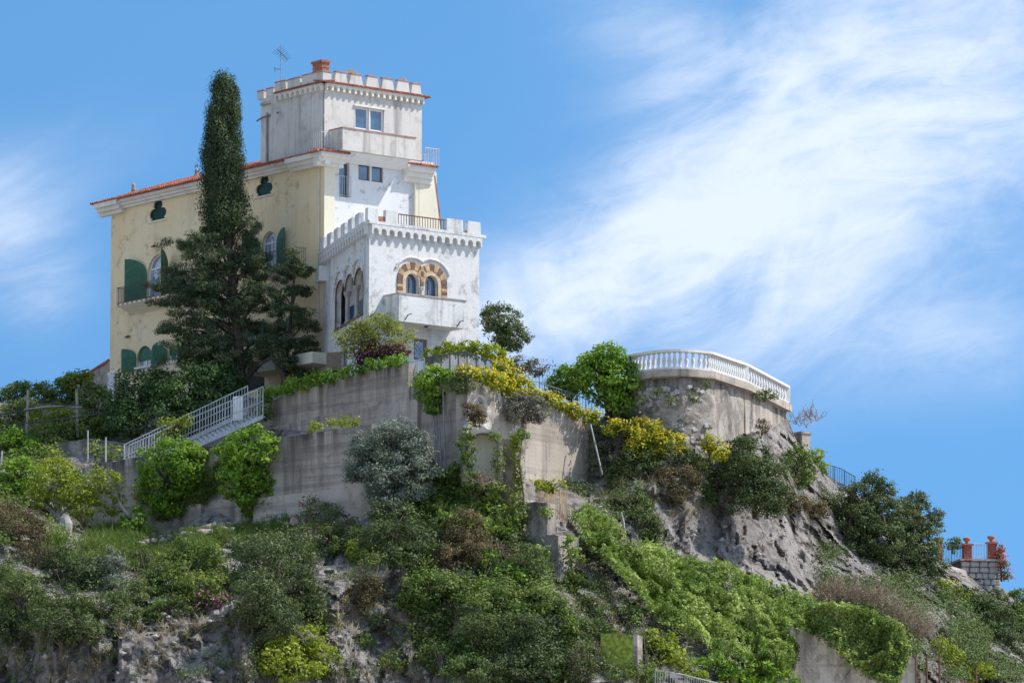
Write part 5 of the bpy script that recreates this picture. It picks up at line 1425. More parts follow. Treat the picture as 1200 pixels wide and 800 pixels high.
SPEC = {  # leaf length, width, material, density, clump, lobes, hollow
 'dark': (.20, .12, 'dark', 1.0, .34, .28, .5), 'olive': (.15, .075, 'olive', 1.0, .30, .40, .5), 'olivedark': (.15, .08, 'olivedark', 1.0, .30, .42, .5),
 'mid': (.18, .11, 'mid', 1.0, .33, .40, .5), 'bright': (.20, .14, 'bright', 1.0, .30, .25, .55), 'lime': (.20, .12, 'lime', .85, .30, .35, .45),
 'silver': (.17, .06, 'silver', 1.15, .30, .32, .5), 'grey': (.16, .05, 'grey', 1.0, .32, .35, .45), 'brown': (.15, .06, 'brown', 1.0, .32, .35, .45),
 'purple': (.17, .09, 'purple', .9, .32, .3, .4), 'cypress': (.17, .07, 'cypress', 1.3, .36, .3, .5), 'ivy': (.19, .15, 'ivy', 1.0, .30, .3, .6),
 'spray': (.15, .085, 'spray', .9, .30, .28, .5),
 'mixed': (.16, .08, 'mixed', 1.0, .32, .35, .45), 'yellow': (.12, .10, 'yellow', 1.0, .3, .3, .6),
}
VEG_LEAVES = [0]
def limbs(mb, base, top, r0, targets, wob=.12):
    base = Vector(base); top = Vector(top); L = (top - base).length
    pts = [base + (top - base) * t + Vector((random.uniform(-1, 1), random.uniform(-1, 1), 0)) * wob * L * t * (1 - t) * 2 for t in (0, .35, .7, 1)]
    mb.tube(pts, [r0 * 1.25, r0, r0 * .75, r0 * .5], 7)
    for q in targets:
        q = Vector(q)
        if (q - top).length > max(1.6, L * 1.1): continue
        s = pts[random.choice((1, 2, 3))]; mid = s.lerp(q, .5) + Vector((random.uniform(-.1, .1), random.uniform(-.1, .1), random.uniform(.0, .25))) * (q - s).length
        mb.tube([s, mid, q], [r0 * .45, r0 * .28, r0 * .08], 5)
def plant(name, label, cat, blobs, spec, Y=None, push=.30, base=None, trunk=None, group=None, flowers=None, dens=1.0, bark='bark', leafk=1.0, tall=False, nl=None, crown='foliage', hollow=None, lobes=None, clump=None):
    """blobs: (px, py, rx, ry[, Y]) in photo pixels; the depth comes from the slope unless given"""
    L, Wd, mat, dn, cl, lo, ho = SPEC[spec]; L *= leafk; Wd *= leafk
    if hollow is not None: ho = hollow
    if lobes is not None: lo = lobes
    if clump is not None: cl = clump
    B = []
    for b in blobs:
        px, py, rx, ry = b[:4]
        Yb = b[4] if len(b) > 4 else Y
        if Yb is None:
            push = max(push, .85) if cat == 'shrub' and py > 600 else push
            k = mpp(290) * (rx + ry) / 2; Yb = float(surf(px, py)[1]) - push * k
        m = mpp(Yb); B.append((P(px, py, Yb), (rx * m, (rx + ry) * .5 * m * .85, ry * m)))
    c0, r0 = B[0]
    if base is None:
        lowest = min(B, key=lambda q: q[0].z - q[1][2]); bs = lowest[0] + Vector((0, 0, -lowest[1][2] * .95)); bs.y += lowest[1][1] * .4
        bs.x = c0.x; 
    else: bs = Vector(base)
    t = thing(name, label, cat, bs, group)
    C, Nr, T, CC = [], [], [], []
    for c, r in B:
        n = int(620 * math.pi * r[0] * r[2] * dn * dens * (.0075 / (L * Wd * .5)))
        n = max(n, 60); VEG_LEAVES[0] += n
        p_, n_, t_, cc = blob_leaves(c, r, n, cl, lo, ho, .35 if cat in ('ivy', 'hedge') else .9)
        t_ = t_ + RNG.normal(0, .12); C.append(p_); Nr.append(n_); T.append(t_); CC += [cc[i] for i in RNG.choice(len(cc), min(len(cc), nl or 8), replace=False)] if cat != 'plant' else []
    C = np.concatenate(C); Nr = np.concatenate(Nr); T = np.concatenate(T)
    sz = RNG.uniform(.6, 1.2, len(C)) * np.where(RNG.random(len(C)) < .12, 1.45, 1.0)
    leaf_object(crown, C, Nr, L * sz, Wd * sz, T, LM[mat], t)
    mb = MB(); tr = trunk or .09 * max(.6, min(r0[0], 2.2)); top = Vector(c0) + Vector((0, 0, -.1 * r0[2])); limbs(mb, bs, top, tr, CC)
    mb.build('trunk' if (trunk or cat == 'tree') else 'stem', MT[bark], t)
    if flowers:
        fm, frac, size, where = flowers
        out = (C - np.array(c0)) / np.array(r0)
        d_all = np.min([np.linalg.norm((C - np.array(c)) / np.array(r), axis=1) for c, r in B], axis=0)
        sel = (d_all > .72) & (RNG.random(len(C)) < frac)
        if where == 'top': sel &= (Nr[:, 2] > .1)
        elif where: sel &= fbm(C * where + 5, 2) > .55
        k = np.where(sel)[0]
        if len(k):
            k = np.repeat(k, 2); q = C[k] + RNG.normal(0, .09, (len(k), 3)) + np.array([.02, -.08, .06]); VEG_LEAVES[0] += len(k)
            leaf_object('flowers', q, Nr[k] + np.array([0, -.5, .6]), size, size * .85, RNG.random(len(k)), LM[fm], t, 'stuff')
    return t
def sheet(name, label, cat, polys, spec, n, thick=.5, lump=.9, kind=None, parent=None, lift=.25, Yf=None, hang=0.0, leafk=1.0, tone_sc=.5, group=None, septh=True):
    """a leafy covering that follows the slope (or a wall given by Yf), with bulging relief"""
    L, Wd, mat = SPEC[spec][:3]; L *= leafk; Wd *= leafk
    pts = []
    areas = [abs(sum(a[0] * b[1] - b[0] * a[1] for a, b in zip(pl, pl[1:] + pl[:1]))) / 2 for pl in polys]
    for pl, ar in zip(polys, areas):
        m = int(n * ar / sum(areas)); xy = np.array(pl, float); lo_, hi = xy.min(0), xy.max(0)
        q = lo_ + (hi - lo_) * RNG.random((int(m * 4) + 50, 2)); q = q[inside(q, xy)][:m]; pts.append(q)
    q = np.concatenate(pts); q = q + RNG.normal(0, 2.2, q.shape)
    hole = fbm(np.stack([q[:, 0] * .055, q[:, 1] * .055, np.full(len(q), 3.3)], -1), 3); q = q[(hole < .66) | (RNG.random(len(q)) < .25)]
    base = surf(q[:, 0], q[:, 1]) if Yf is None else Pn(q[:, 0], q[:, 1], Yf(q[:, 0], q[:, 1]))
    bulge = (1 - np.abs(2 * fbm(base * np.array([lump, lump * .3, lump]) + 4.2, 3) - 1))
    edge = fbm(base * 1.3 + 2.2, 3)
    dep = (lift + thick * (bulge - .35) * 1.6)
    off = dep * (.35 + .65 * RNG.random(len(q)) ** .5) + RNG.normal(0, .05, len(q))
    eps = 0.35
    p = base.copy(); p[:, 1] -= off; p[:, 2] += .25 * off - hang * RNG.random(len(q))
    bx = fbm((base + np.array([eps, 0, 0])) * np.array([lump, lump * .3, lump]) + 4.2, 3); b0 = fbm(base * np.array([lump, lump * .3, lump]) + 4.2, 3); bz = fbm((base + np.array([0, 0, eps])) * np.array([lump, lump * .3, lump]) + 4.2, 3)
    sgn = np.sign(.5 - b0)
    nr = np.stack([-(bx - b0) * sgn * thick * 8, -np.full(len(q), .55), -(bz - b0) * sgn * thick * 8 + .75], -1) + RNG.normal(0, .8, (len(q), 3))
    tone = .5 + (fbm(base * tone_sc, 3) - .5) * 1.8 + RNG.normal(0, .17, len(q))
    sz = RNG.uniform(.55, 1.3, len(q)) ; VEG_LEAVES[0] += len(q)
    if parent is None:
        c = base.mean(0); t = thing(name, label, cat, Vector(c), group) if kind is None else None
        o = leaf_object('foliage' if kind is None else name, p, nr, L * sz, Wd * sz, tone, LM[mat], t, kind)
        if kind: tag(o, label, cat, group, kind)
        return t or o
    return leaf_object(name, p, nr, L * sz, Wd * sz, tone, LM[mat], parent)
def inside(q, xy):
    r = np.zeros(len(q), bool); j = len(xy) - 1
    for i in range(len(xy)):
        xi, yi = xy[i]; xj, yj = xy[j]
        c = ((yi > q[:, 1]) != (yj > q[:, 1])) & (q[:, 0] < (xj - xi) * (q[:, 1] - yi) / (yj - yi + 1e-9) + xi); r ^= c; j = i
    return r
def tufts(name, label, polys, spec, ntuft, per=16, r=.35, kind='stuff', blade=False, tone_mix=1.0):
    L, Wd, mat = SPEC[spec][:3] if spec in SPEC else (.5, .035, spec)
    areas = [abs(sum(a[0] * b[1] - b[0] * a[1] for a, b in zip(pl, pl[1:] + pl[:1]))) / 2 for pl in polys]
    qs = []
    for pl, ar in zip(polys, areas):
        m = int(ntuft * ar / sum(areas)); xy = np.array(pl, float); lo_, hi = xy.min(0), xy.max(0)
        q = lo_ + (hi - lo_) * RNG.random((m * 5 + 50, 2)); q = q[inside(q, xy)]
        k = fbm(np.stack([q[:, 0] * .022, q[:, 1] * .03, np.full(len(q), len(name) * 1.0)], -1), 3); q = q[RNG.random(len(q)) < np.clip((k - .35) * 4, .05, 1)][:m]; qs.append(q)
    q = np.concatenate(qs); q = q[q[:, 1] > topline(q[:, 0]) + 3]; base = surf(q[:, 0], q[:, 1]); K = len(q)
    rr = r * RNG.uniform(.5, 1.6, K); ki = np.repeat(np.arange(K), per); n = len(ki)
    d = unit(n); d[:, 2] = np.abs(d[:, 2]) * .9 + .1; d[:, 1] -= .25
    ct = np.clip(RNG.normal(.5, .28, K), 0, 1)
    if blade:
        LL = L * RNG.uniform(.6, 1.3, n) * (rr[ki] / r); tang = d * np.array([.6, .6, 1]) ; p = base[ki] + tang / np.linalg.norm(tang, axis=1, keepdims=True) * (LL * .5)[:, None] + RNG.normal(0, .1, (n, 3))
        o = leaf_object(name, p, RNG.normal(size=(n, 3)), LL, Wd, ct[ki] + RNG.normal(0, .15, n), LM[mat], None, kind, tang=tang, fold=0)
    else:
        p = base[ki] + d * (rr[ki] * RNG.random(n) ** .45)[:, None]
        o = leaf_object(name, p, d + RNG.normal(0, .45, (n, 3)), L * RNG.uniform(.7, 1.2, n), Wd, ct[ki] + RNG.normal(0, .15, n), LM[mat], None, kind)
    VEG_LEAVES[0] += n; tag(o, label, None, None, kind); return o

# --- the great cypress in front of the yellow villa
def cypress():
    Yc = 311.5; base = P(283, 466, Yc); m = mpp(Yc)
    t = thing('cypress_tree', 'very tall dark cypress with a dense spire and ragged spreading lower boughs before the villa', 'tree', base)
    rows = [(94, 7, 262), (104, 13, 263), (118, 16, 264), (135, 19, 263), (150, 21, 262), (175, 22, 261), (200, 22, 261), (225, 24, 261), (245, 26, 262), (264, 26, 264)]
    C, Nr, T = [], [], []
    def clump(px, py, r, Y, n, up=.5, tone=.5):
        c = np.array(P(px, py, Y)); d = unit(n); rr = RNG.random(n) ** .4 * r * RNG.uniform(.8, 1.35)
        p_ = c + d * rr[:, None] * np.array([.8, .8, 1.7]); C.append(p_); Nr.append(d + RNG.normal(0, .4, (n, 3))); T.append(np.clip(tone + RNG.normal(0, .15, n), 0, 1))
    ys = [r[0] for r in rows]
    for py in np.arange(96, 264, 4.2):                      # spire: upright plumes packed round the stem
        hw = np.interp(py, ys, [r[1] for r in rows]) * (.80 + .34 * float(vnoise(np.array([py * .13, 2.2, 7.7])))); cx = np.interp(py, ys, [r[2] for r in rows])
        k = max(3, int(hw * .55))
        for _ in range(k):
            a = RNG.uniform(0, 2 * math.pi); q = RNG.uniform(.3, 1.0) * (1.18 if RNG.random() < .2 else 1)
            clump(cx + hw * q * math.cos(a), py + RNG.uniform(-3, 3), RNG.uniform(.22, .42) + .010 * hw, Yc + hw * q * math.sin(a) * m, 170, 1, RNG.normal(.38, .22))
    mb = MB(); tp = [P(283, 466, Yc), P(281, 430, Yc), P(279, 395, Yc), P(272, 330, Yc), P(265, 240, Yc), P(263, 110, Yc)]
    mb.tube(tp, [.42, .34, .27, .22, .15, .04], 8)
    mb.tube([P(284, 455, Yc), P(294, 436, Yc - .3), P(304, 426, Yc - .8), P(318, 420, Yc - 1)], [.3, .2, .15, .06], 6)
    # boughs: each a spray of clumps along a rising then drooping limb
    boughs = [(262, 284, 22), (205, 283, -1), (215, 275, 0), (305, 262, 0), (300, 284, 0), (222, 300, 0), (195, 318, 0), (200, 333, 0), (190, 352, 0), (202, 366, 0), (185, 336, 0), (312, 322, 0), (318, 305, 0), (296, 300, 0),
              (214, 386, 0), (198, 398, 0), (224, 410, 0), (206, 416, 0), (232, 352, 0), (238, 330, 0), (284, 318, 0), (300, 340, 0), (312, 352, 0), (290, 352, 0), (252, 372, 0), (240, 398, 0), (258, 408, 0), (304, 378, 0), (298, 402, 0), (314, 398, 0),
              (234, 306, 0), (250, 290, 0), (278, 284, 0), (250, 330, 0), (266, 345, 0), (276, 370, 0), (226, 372, 0), (216, 346, 0), (190, 382, 0), (248, 424, 0), (232, 432, 0), (300, 418, 0), (286, 262, 0), (240, 268, 0), (318, 336, 0), (262, 310, 0), (270, 395, 0), (222, 326, 0), (256, 268, 0), (272, 262, 0), (264, 276, 0), (280, 290, 0), (246, 300, 0), (270, 300, 0), (260, 322, 0), (280, 340, 0), (250, 350, 0), (266, 362, 0), (244, 384, 0), (228, 396, 0), (286, 386, 0), (262, 420, 0)]
    for (ex, ey, _) in boughs:
        sy = ey + RNG.uniform(12, 40); sy = min(sy, 440); sx = float(np.interp(sy, [240, 330, 395, 430, 466], [265, 272, 279, 281, 283]))
        dz = RNG.uniform(-1.0, 1.0) * min(3.2, abs(ex - sx) * m * .9 + .8)
        s = P(sx, sy, Yc); e = P(ex, ey, Yc + dz); mid = s.lerp(e, .55) + Vector((0, 0, .35))
        mb.tube([s, mid, e], [.10, .07, .02], 5)
        nk = int(3 + abs(ex - sx) / 9)
        for k in range(nk):
            tt = .45 + .6 * k / nk; q = s.lerp(e, tt)
            for _ in range(1 + (random.random() < .55)):
                qq = q + Vector(RNG.normal(0, .40, 3) * np.array([1.1, 1, .55])); c_ = np.array(qq); n = 130
                r_ = RNG.uniform(.25, .55); d = unit(n); C.append(c_ + d * (RNG.random(n) ** .45 * r_)[:, None] * np.array([1.15, 1.05, .75])); Nr.append(d + RNG.normal(0, .4, (n, 3)) + np.array([0, 0, .3])); T.append(np.clip(RNG.normal(.62, .22) + RNG.normal(0, .15, n), 0, 1))
    C = np.concatenate(C); Nr = np.concatenate(Nr); T = np.concatenate(T); VEG_LEAVES[0] += len(C)
    tang = RNG.normal(size=C.shape) * .6 + np.array([0, 0, .9])
    leaf_object('crown', C, Nr, RNG.uniform(.12, .26, len(C)), .055, T, LM['cypress'], t, tang=tang)
    mb.build('trunk', MT['bark'], t)
cypress()
def ragged(name, label, pts, trunk, Y, spec='cypress', group=None):
    t = thing(name, label, 'tree', P(*trunk[0], Y), group); C, Nr, T = [], [], []
    mb = MB(); mb.tube([P(x, y, Y) for x, y in trunk], list(np.linspace(.17, .05, len(trunk))), 6)
    for ex, ey, rp in pts:
        i = min(range(len(trunk)), key=lambda k: abs(trunk[k][1] - ey - 8)); s = P(*trunk[i], Y); e = P(ex, ey, Y + RNG.uniform(-1, 1))
        mb.tube([s, s.lerp(e, .6) + Vector((0, 0, .2)), e], [.06, .04, .015], 4)
        for _ in range(max(4, int(rp / 1.1))):
            c_ = np.array(e) + RNG.normal(0, rp * mpp(Y) * .56, 3) * np.array([1.15, 1, .7]); n = 130; r_ = RNG.uniform(.2, .5); d = unit(n)
            C.append(c_ + d * (RNG.random(n) ** .45 * r_)[:, None] * np.array([1.2, 1.1, .75])); Nr.append(d + RNG.normal(0, .4, (n, 3)) + np.array([0, 0, .3])); T.append(np.clip(RNG.normal(.5, .2) + RNG.normal(0, .15, n), 0, 1))
    C = np.concatenate(C); Nr = np.concatenate(Nr); T = np.concatenate(T); VEG_LEAVES[0] += len(C)
    leaf_object('crown', C, Nr, SPEC[spec][0] * RNG.uniform(.8, 1.3, len(C)), SPEC[spec][1], T, LM[SPEC[spec][2]], t); mb.build('trunk', MT['bark'], t); return t
ragged('cypress_tree', 'smaller leaning ragged evergreen between the great cypress and the white house',
       [(345, 305, 10), (335, 320, 10), (355, 318, 9), (330, 345, 10), (350, 340, 12), (322, 385, 9), (345, 368, 13), (360, 382, 9), (338, 400, 13), (355, 408, 12), (325, 412, 10), (318, 402, 8), (348, 428, 12), (335, 425, 9), (352, 440, 8), (308, 400, 8), (328, 360, 8), (362, 400, 6)],
       [(330, 462), (334, 430), (338, 400), (342, 360), (345, 320), (347, 300)], 310.5)

# --- shrubs and trees on the left terraces
plant('evergreen_shrub', 'dark glossy evergreen mass at the left foot of the yellow villa', 'shrub', [(163, 468, 34, 32, 311), (150, 492, 22, 26, 310), (188, 455, 26, 24, 311.5)], 'dark')
plant('evergreen_shrub', 'dark evergreen thicket directly under the great cypress', 'shrub', [(222, 462, 42, 34, 309.5), (252, 470, 34, 30, 309), (205, 490, 34, 28, 308.5), (268, 452, 20, 26, 309.5)], 'dark')
plant('clipped_hedge', 'long dark hedge with a bright top along the skyline at the far left', 'hedge', [(22, 462, 20, 15, 322), (45, 461, 22, 15, 321), (68, 460, 20, 14, 320), (88, 452, 16, 14, 319.5), (4, 470, 16, 14, 322)], 'mid', lobes=.18)
plant('hedge_shrub', 'yellow green bush spilling over the brown gable roof', 'shrub', [(95, 441, 14, 10, 319), (82, 446, 10, 9, 319)], 'lime')
plant('garden_shrub', 'olive toned loose shrub at the picture edge below the hedge', 'shrub', [(12, 492, 26, 24, 316), (28, 482, 18, 18, 317)], 'olive')
plant('garden_shrub', 'yellow green vine mass on the pergola between the two wooden posts', 'shrub', [(58, 488, 26, 16, 314), (80, 495, 18, 14, 313.5)], 'lime')
plant('garden_shrub', 'fresh green shrub between the wooden post and the brown gable', 'shrub', [(112, 478, 22, 24, 314), (104, 462, 12, 18, 314.5), (124, 500, 16, 18, 312.5)], 'mid')
plant('garden_shrub', 'mid green bush under the pergola behind the cables', 'shrub', [(70, 512, 36, 18, 312.5), (45, 520, 24, 16, 312)], 'mid')
plant('garden_shrub', 'bright leafy bush at the far edge under the cables', 'shrub', [(14, 525, 24, 24, 310), (38, 535, 22, 18, 309)], 'bright')
plant('garden_shrub', 'low leafy climber growing along the thin wire fence', 'shrub', [(112, 528, 10, 10, 304.8), (132, 530, 12, 9, 304.6)], 'lime', dens=.7)
plant('vine', 'climbing sprig of light leaves rising over the staircase railing', 'vine', [(204, 500, 16, 11, 302.6), (195, 510, 8, 8, 302.8), (216, 494, 9, 7, 302.6)], 'lime', dens=.6)
plant('garden_tree', 'small bright green tree nearest the picture edge on the lower terrace', 'tree', [(18, 562, 20, 24, 300), (8, 578, 16, 18, 300), (27, 552, 14, 16, 300)], 'bright', base=P(18, 606, 300), trunk=.10)
plant('garden_tree', 'spreading olive green tree with pale crooked branches on the lower terrace', 'tree', [(62, 565, 30, 24, 298.5), (88, 575, 28, 24, 298), (48, 588, 26, 20, 298.5), (98, 592, 22, 18, 298), (62, 548, 20, 14, 299)], 'lime', base=P(74, 626, 298.3), trunk=.16, bark='palebark', dens=.75)
plant('garden_tree', 'thin tree with a bare pale crooked branch in front of the long retaining wall', 'tree', [(128, 566, 18, 16, 298), (132, 590, 16, 18, 298), (115, 556, 12, 12, 298)], 'lime', base=P(152, 606, 297.5), trunk=.09, bark='palebark', dens=.55)
plant('round_shrub', 'small rounded dark green bush against the foot of the long retaining wall', 'shrub', [(156, 614, 19, 20, 297)], 'bright', dens=1.1)
plant('garden_shrub', 'light sprig of leaves touching the left ivy mound', 'shrub', [(168, 578, 13, 12, 300.2)], 'lime', dens=.8)
mb = MB(); p0 = P(76, 640, 296.0); mb.tube([p0, p0 + up * .9, p0 + Vector((.07, 0, 1.3)), p0 + Vector((-.02, 0, 1.6)), p0 + Vector((.1, 0, 1.8))], [.44, .40, .36, .30, .22], 8); tag(mb.build('tree_stump', MT['stone']), 'pale weathered tree stump standing under the olive green tree', 'stump')
mb = MB()
wallL = [(40, 592), (95, 590)]
fw = Frame(P(70, 610, 301.5), (.9, -.3)); mb = MB(); wall_strip(mb, edge_pts(fw, [(20, 598), (98, 596)], [(20, 650), (98, 650)]), .6, res=.25, rough=.16, seed=77)
tag(mb.build('garden_wall', MT['oldwall']), 'low rough garden wall in the shade under the olive green tree', 'wall')
fw = Frame(P(90, 525, 309.5), (.95, -.25)); mb = MB(); wall_strip(mb, edge_pts(fw, [(50, 522), (105, 514)], [(50, 575), (105, 570)]), .6, res=.3, rough=.1, seed=78)
tag(mb.build('garden_wall', MT['oldwall']), 'short terrace wall under the dark garden bushes by the wire fence', 'wall')

# --- ivy mounds and trailing plants on the retaining walls
def fbY(d): return lambda x, y: np.array([FB(FB.inv(a, b, d)[0], d, 0).y for a, b in zip(x, y)])
def faY(d): return lambda x, y: np.array([FA(FA.inv(a, b, d)[0], d, 0).y for a, b in zip(x, y)])
wy = lambda x, d: float(fbY(d)([x], [560])[0])
plant('ivy_mound', 'round bright ivy mound spilling over the long retaining wall below the staircase foot', 'ivy', [(203, 548, 38, 36, wy(203, .7)), (200, 572, 36, 32, wy(200, .6)), (222, 545, 22, 26, wy(222, .5)), (190, 594, 18, 16, wy(190, .4))], 'bright', dens=1.2, hollow=.7, lobes=.14)
plant('ivy_mound', 'tall bright ivy mound spilling over the long retaining wall at its middle', 'ivy', [(298, 530, 32, 28, wy(298, .7)), (288, 556, 32, 32, wy(288, .6)), (300, 575, 22, 24, wy(300, .45)), (292, 590, 13, 15, wy(292, .35)), (275, 528, 22, 20, wy(275, .5))], 'bright', dens=1.2, hollow=.7, lobes=.14)
sheet('ivy_curtain', 'thin dark ivy trailing on the wall between the two ivy mounds', 'ivy', [[(232, 560), (262, 540), (268, 560), (240, 590), (215, 606), (192, 612), (205, 592)]], 'mid', 4200, .25, 1.2, Yf=fbY(.02), lift=.12)
plant('trailing_plant', 'bright trailing plants along the lower half of the upper retaining wall top', 'plant', [(318, 461, 14, 8, 303.5), (336, 454, 15, 8, 302.4), (354, 449, 15, 8, 301.4), (372, 443, 15, 8, 300.4), (387, 441, 10, 8, 299.6)], 'bright', dens=.95)
plant('trailing_plant', 'bright trailing plants along the upper end of the retaining wall by the red leaved shrub', 'plant', [(402, 437, 12, 7, 298.4), (420, 432, 14, 7, 297.4), (440, 428, 14, 7, 296.4), (458, 424, 13, 7, 295.5), (471, 424, 8, 9, 294.8)], 'bright', dens=.95)
plant('trailing_plant', 'dark hanging plants at the staircase head of the upper wall', 'plant', [(311, 478, 9, 16, 303.4)], 'mid')
plant('wall_plant', 'light green seedlings growing on the ledge of the long retaining wall', 'plant', [(412, 494, 16, 6, 291.8), (392, 496, 11, 5, 292.6), (370, 500, 8, 5, 293.6), (365, 502, 5, 7, 293.8)], 'lime', dens=.7)

# --- around the white house
def umbrella_tree(name, label, px, py, rx, ry, spec, Y, basepx, stems=4, dens=.7, bark='palebark'):
    t = plant(name, label, 'tree', [(px - rx * .42, py + 2, rx * .62, ry * .85, Y), (px + rx * .42, py + 1, rx * .62, ry * .85, Y + .3), (px, py - 4, rx * .7, ry * .85, Y)], spec, base=P(*basepx, Y), trunk=.10, bark=bark, dens=dens, nl=7, crown='crown')
    return t
umbrella_tree('ornamental_tree', 'small domed tree with airy yellow green crown in front of the white house', 438, 394, 46, 27, 'spray', 297.6, (440, 440), dens=.62)
plant('red_leaved_shrub', 'dark purple red leaved shrub under the domed tree by the white house', 'shrub', [(446, 412, 22, 13, 297), (430, 418, 16, 10, 297), (465, 412, 15, 12, 296.8)], 'purple', dens=.7)
plant('terrace_hedge', 'bright trimmed hedge behind the dark terrace railing', 'hedge', [(507, 417, 13, 9, 297.4), (524, 411, 17, 10, 296.2), (542, 408, 18, 10, 295.4), (560, 410, 18, 11, 295.2), (577, 415, 15, 11, 296), (590, 423, 11, 9, 296.6)], 'lime', dens=1.25, lobes=.15)
plant('climbing_shrub', 'rounded bright green shrub tumbling over the bastion corner by the pale railing', 'shrub', [(512, 446, 23, 18, 292.0), (500, 454, 14, 16, 292.6), (508, 470, 13, 16, 291.8), (530, 443, 14, 9, 291.0)], 'bright', dens=1.1)
plant('wall_plant', 'dull green hanging tuft below the bright shrub at the bastion corner', 'plant', [(536, 453, 20, 8, 289.6), (540, 444, 12, 8, 289.4)], 'olive')
YF = ('yellow', .7, .15, 'top')
plant('broom_shrub', 'yellow flowering shrub at the bastion corner below the railing', 'shrub', [(548, 438, 14, 8, 289.6), (566, 443, 14, 10, 290.6), (580, 448, 11, 10, 291.4)], 'lime', flowers=YF)
plant('broom_shrub', 'yellow flowering shrub on the bastion brow above the grey hanging bush', 'shrub', [(588, 435, 13, 13, 293.2), (601, 445, 14, 13, 293.6), (612, 452, 14, 12, 294.2), (622, 460, 11, 10, 294.8), (602, 460, 12, 9, 293.0), (590, 452, 11, 9, 292.4)], 'lime', flowers=YF)
plant('broom_shrub', 'long strip of yellow flowers along the sunlit concrete wall top', 'shrub', [(636, 468, 11, 7, 295.6), (646, 470, 11, 7, 296.2), (657, 474, 11, 7, 296.6), (669, 480, 11, 7, 297.2), (682, 486, 11, 7, 297.6), (694, 491, 10, 8, 298)], 'lime', flowers=YF)
plant('broom_shrub', 'broad yellow flowering bank below the round bright tree', 'shrub', [(722, 503, 15, 9, 297.6), (742, 505, 19, 13, 297.4), (763, 510, 21, 14, 297), (784, 521, 17, 13, 296.6), (757, 524, 21, 12, 296.6)], 'lime', flowers=YF)
plant('broom_shrub', 'yellow flowering shrub standing alone under the belvedere wall', 'shrub', [(832, 520, 11, 10, 297), (842, 530, 12, 12, 296.8)], 'lime', flowers=YF)
plant('hanging_shrub', 'grey drooping bush hanging from the bastion brow', 'shrub', [(615, 474, 22, 13, 293), (628, 482, 16, 14, 293.8), (602, 480, 12, 16, 292.4)], 'grey')
plant('wall_plant', 'dry olive tuft growing on the whitewashed rock above the arch', 'plant', [(556, 482, 15, 11, 288.6), (560, 492, 9, 8, 288.6)], 'brown')
plant('spiky_plant', 'grey spiky agave like shrub on the skyline beside the broom', 'shrub', [(612, 428, 16, 12, 300), (628, 432, 14, 11, 300.6)], 'grey', leafk=1.6, dens=.7)
plant('round_tree', 'grey green round tree rising behind the white house', 'tree', [(588, 383, 26, 24, 312), (598, 395, 20, 16, 312), (577, 376, 16, 18, 312), (594, 404, 16, 9, 312)], 'olivedark', base=P(590, 440, 312), trunk=.16, dens=.85)
plant('round_tree', 'large bright green round tree left of the balustrade', 'tree', [(712, 442, 34, 34, 300.5), (730, 455, 26, 30, 300), (690, 436, 22, 24, 301), (714, 424, 22, 20, 300.8), (728, 476, 18, 14, 299.8)], 'bright', base=P(712, 500, 300.5), trunk=.22, dens=1.05)
plant('round_tree', 'smaller bright green tree behind the descending grey railing', 'tree', [(664, 446, 20, 15, 302.5), (676, 456, 20, 14, 302), (652, 452, 12, 12, 303)], 'bright', base=P(668, 482, 302), trunk=.12)
# --- the right hand cliff
plant('cliff_shrub', 'grey green scrub beside the slanting pale pipe', 'shrub', [(712, 515, 15, 18), (722, 530, 18, 16), (735, 520, 14, 12)], 'grey')
plant('cliff_shrub', 'olive scrub below the yellow flowering bank', 'shrub', [(745, 545, 26, 18), (728, 556, 18, 16), (764, 540, 16, 14)], 'olive')
plant('cliff_shrub', 'brownish dry scrub on the cliff between olive bushes', 'shrub', [(778, 556, 20, 16), (800, 566, 20, 18), (790, 578, 14, 12)], 'brown')
plant('cliff_shrub', 'light olive bush at the foot of the rubble belvedere wall', 'shrub', [(800, 535, 16, 12), (815, 548, 18, 14)], 'olive')
plant('cliff_shrub', 'large dark olive bush hanging on the cliff under the balustrade', 'shrub', [(884, 540, 28, 26, 298), (895, 565, 32, 34, 297.4), (875, 572, 26, 28, 297.4), (905, 590, 20, 18, 297.6), (858, 555, 18, 24, 298.4), (868, 526, 18, 16, 299)], 'olivedark')
plant('cliff_shrub', 'olive tuft hanging on the plastered belvedere flank', 'shrub', [(897, 463, 14, 7, 305.4)], 'olive', dens=.7)
plant('cliff_shrub', 'small dry brown tuft on the plastered belvedere flank', 'shrub', [(893, 500, 8, 10, 303.6)], 'brown', dens=.6)
plant('cliff_shrub', 'loose green bush on the rock edge beyond the belvedere', 'shrub', [(932, 535, 14, 16, 308), (945, 548, 14, 14, 309), (938, 560, 16, 12, 308)], 'mid', dens=.8)
plant('cliff_shrub', 'sunlit lime bush at the blue cliff railing', 'shrub', [(957, 535, 9, 10, 312), (964, 548, 8, 8, 312.5)], 'lime')
plant('cliff_shrub', 'shadowy brown scrub under the dark rock overhang', 'shrub', [(952, 598, 20, 14), (935, 590, 16, 12)], 'brown')
plant('cliff_shrub', 'olive scrub left of the large hanging bush', 'shrub', [(840, 566, 16, 18), (828, 584, 14, 12)], 'mixed')
plant('cliff_shrub', 'dark shrub clinging to the cliff behind the bent white pole', 'shrub', [(755, 612, 18, 24), (748, 590, 14, 16), (768, 630, 12, 12)], 'mixed')
plant('cliff_shrub', 'scrubby green tuft on the reed bank', 'shrub', [(690, 580, 18, 10), (672, 572, 14, 10)], 'mixed', dens=.7)
plant('cliff_shrub', 'yellow green weeds above the reed screen', 'shrub', [(648, 570, 16, 8, 287.2), (632, 568, 8, 8, 287)], 'lime', dens=.6, flowers=('yellow', .25, .12, 'top'))
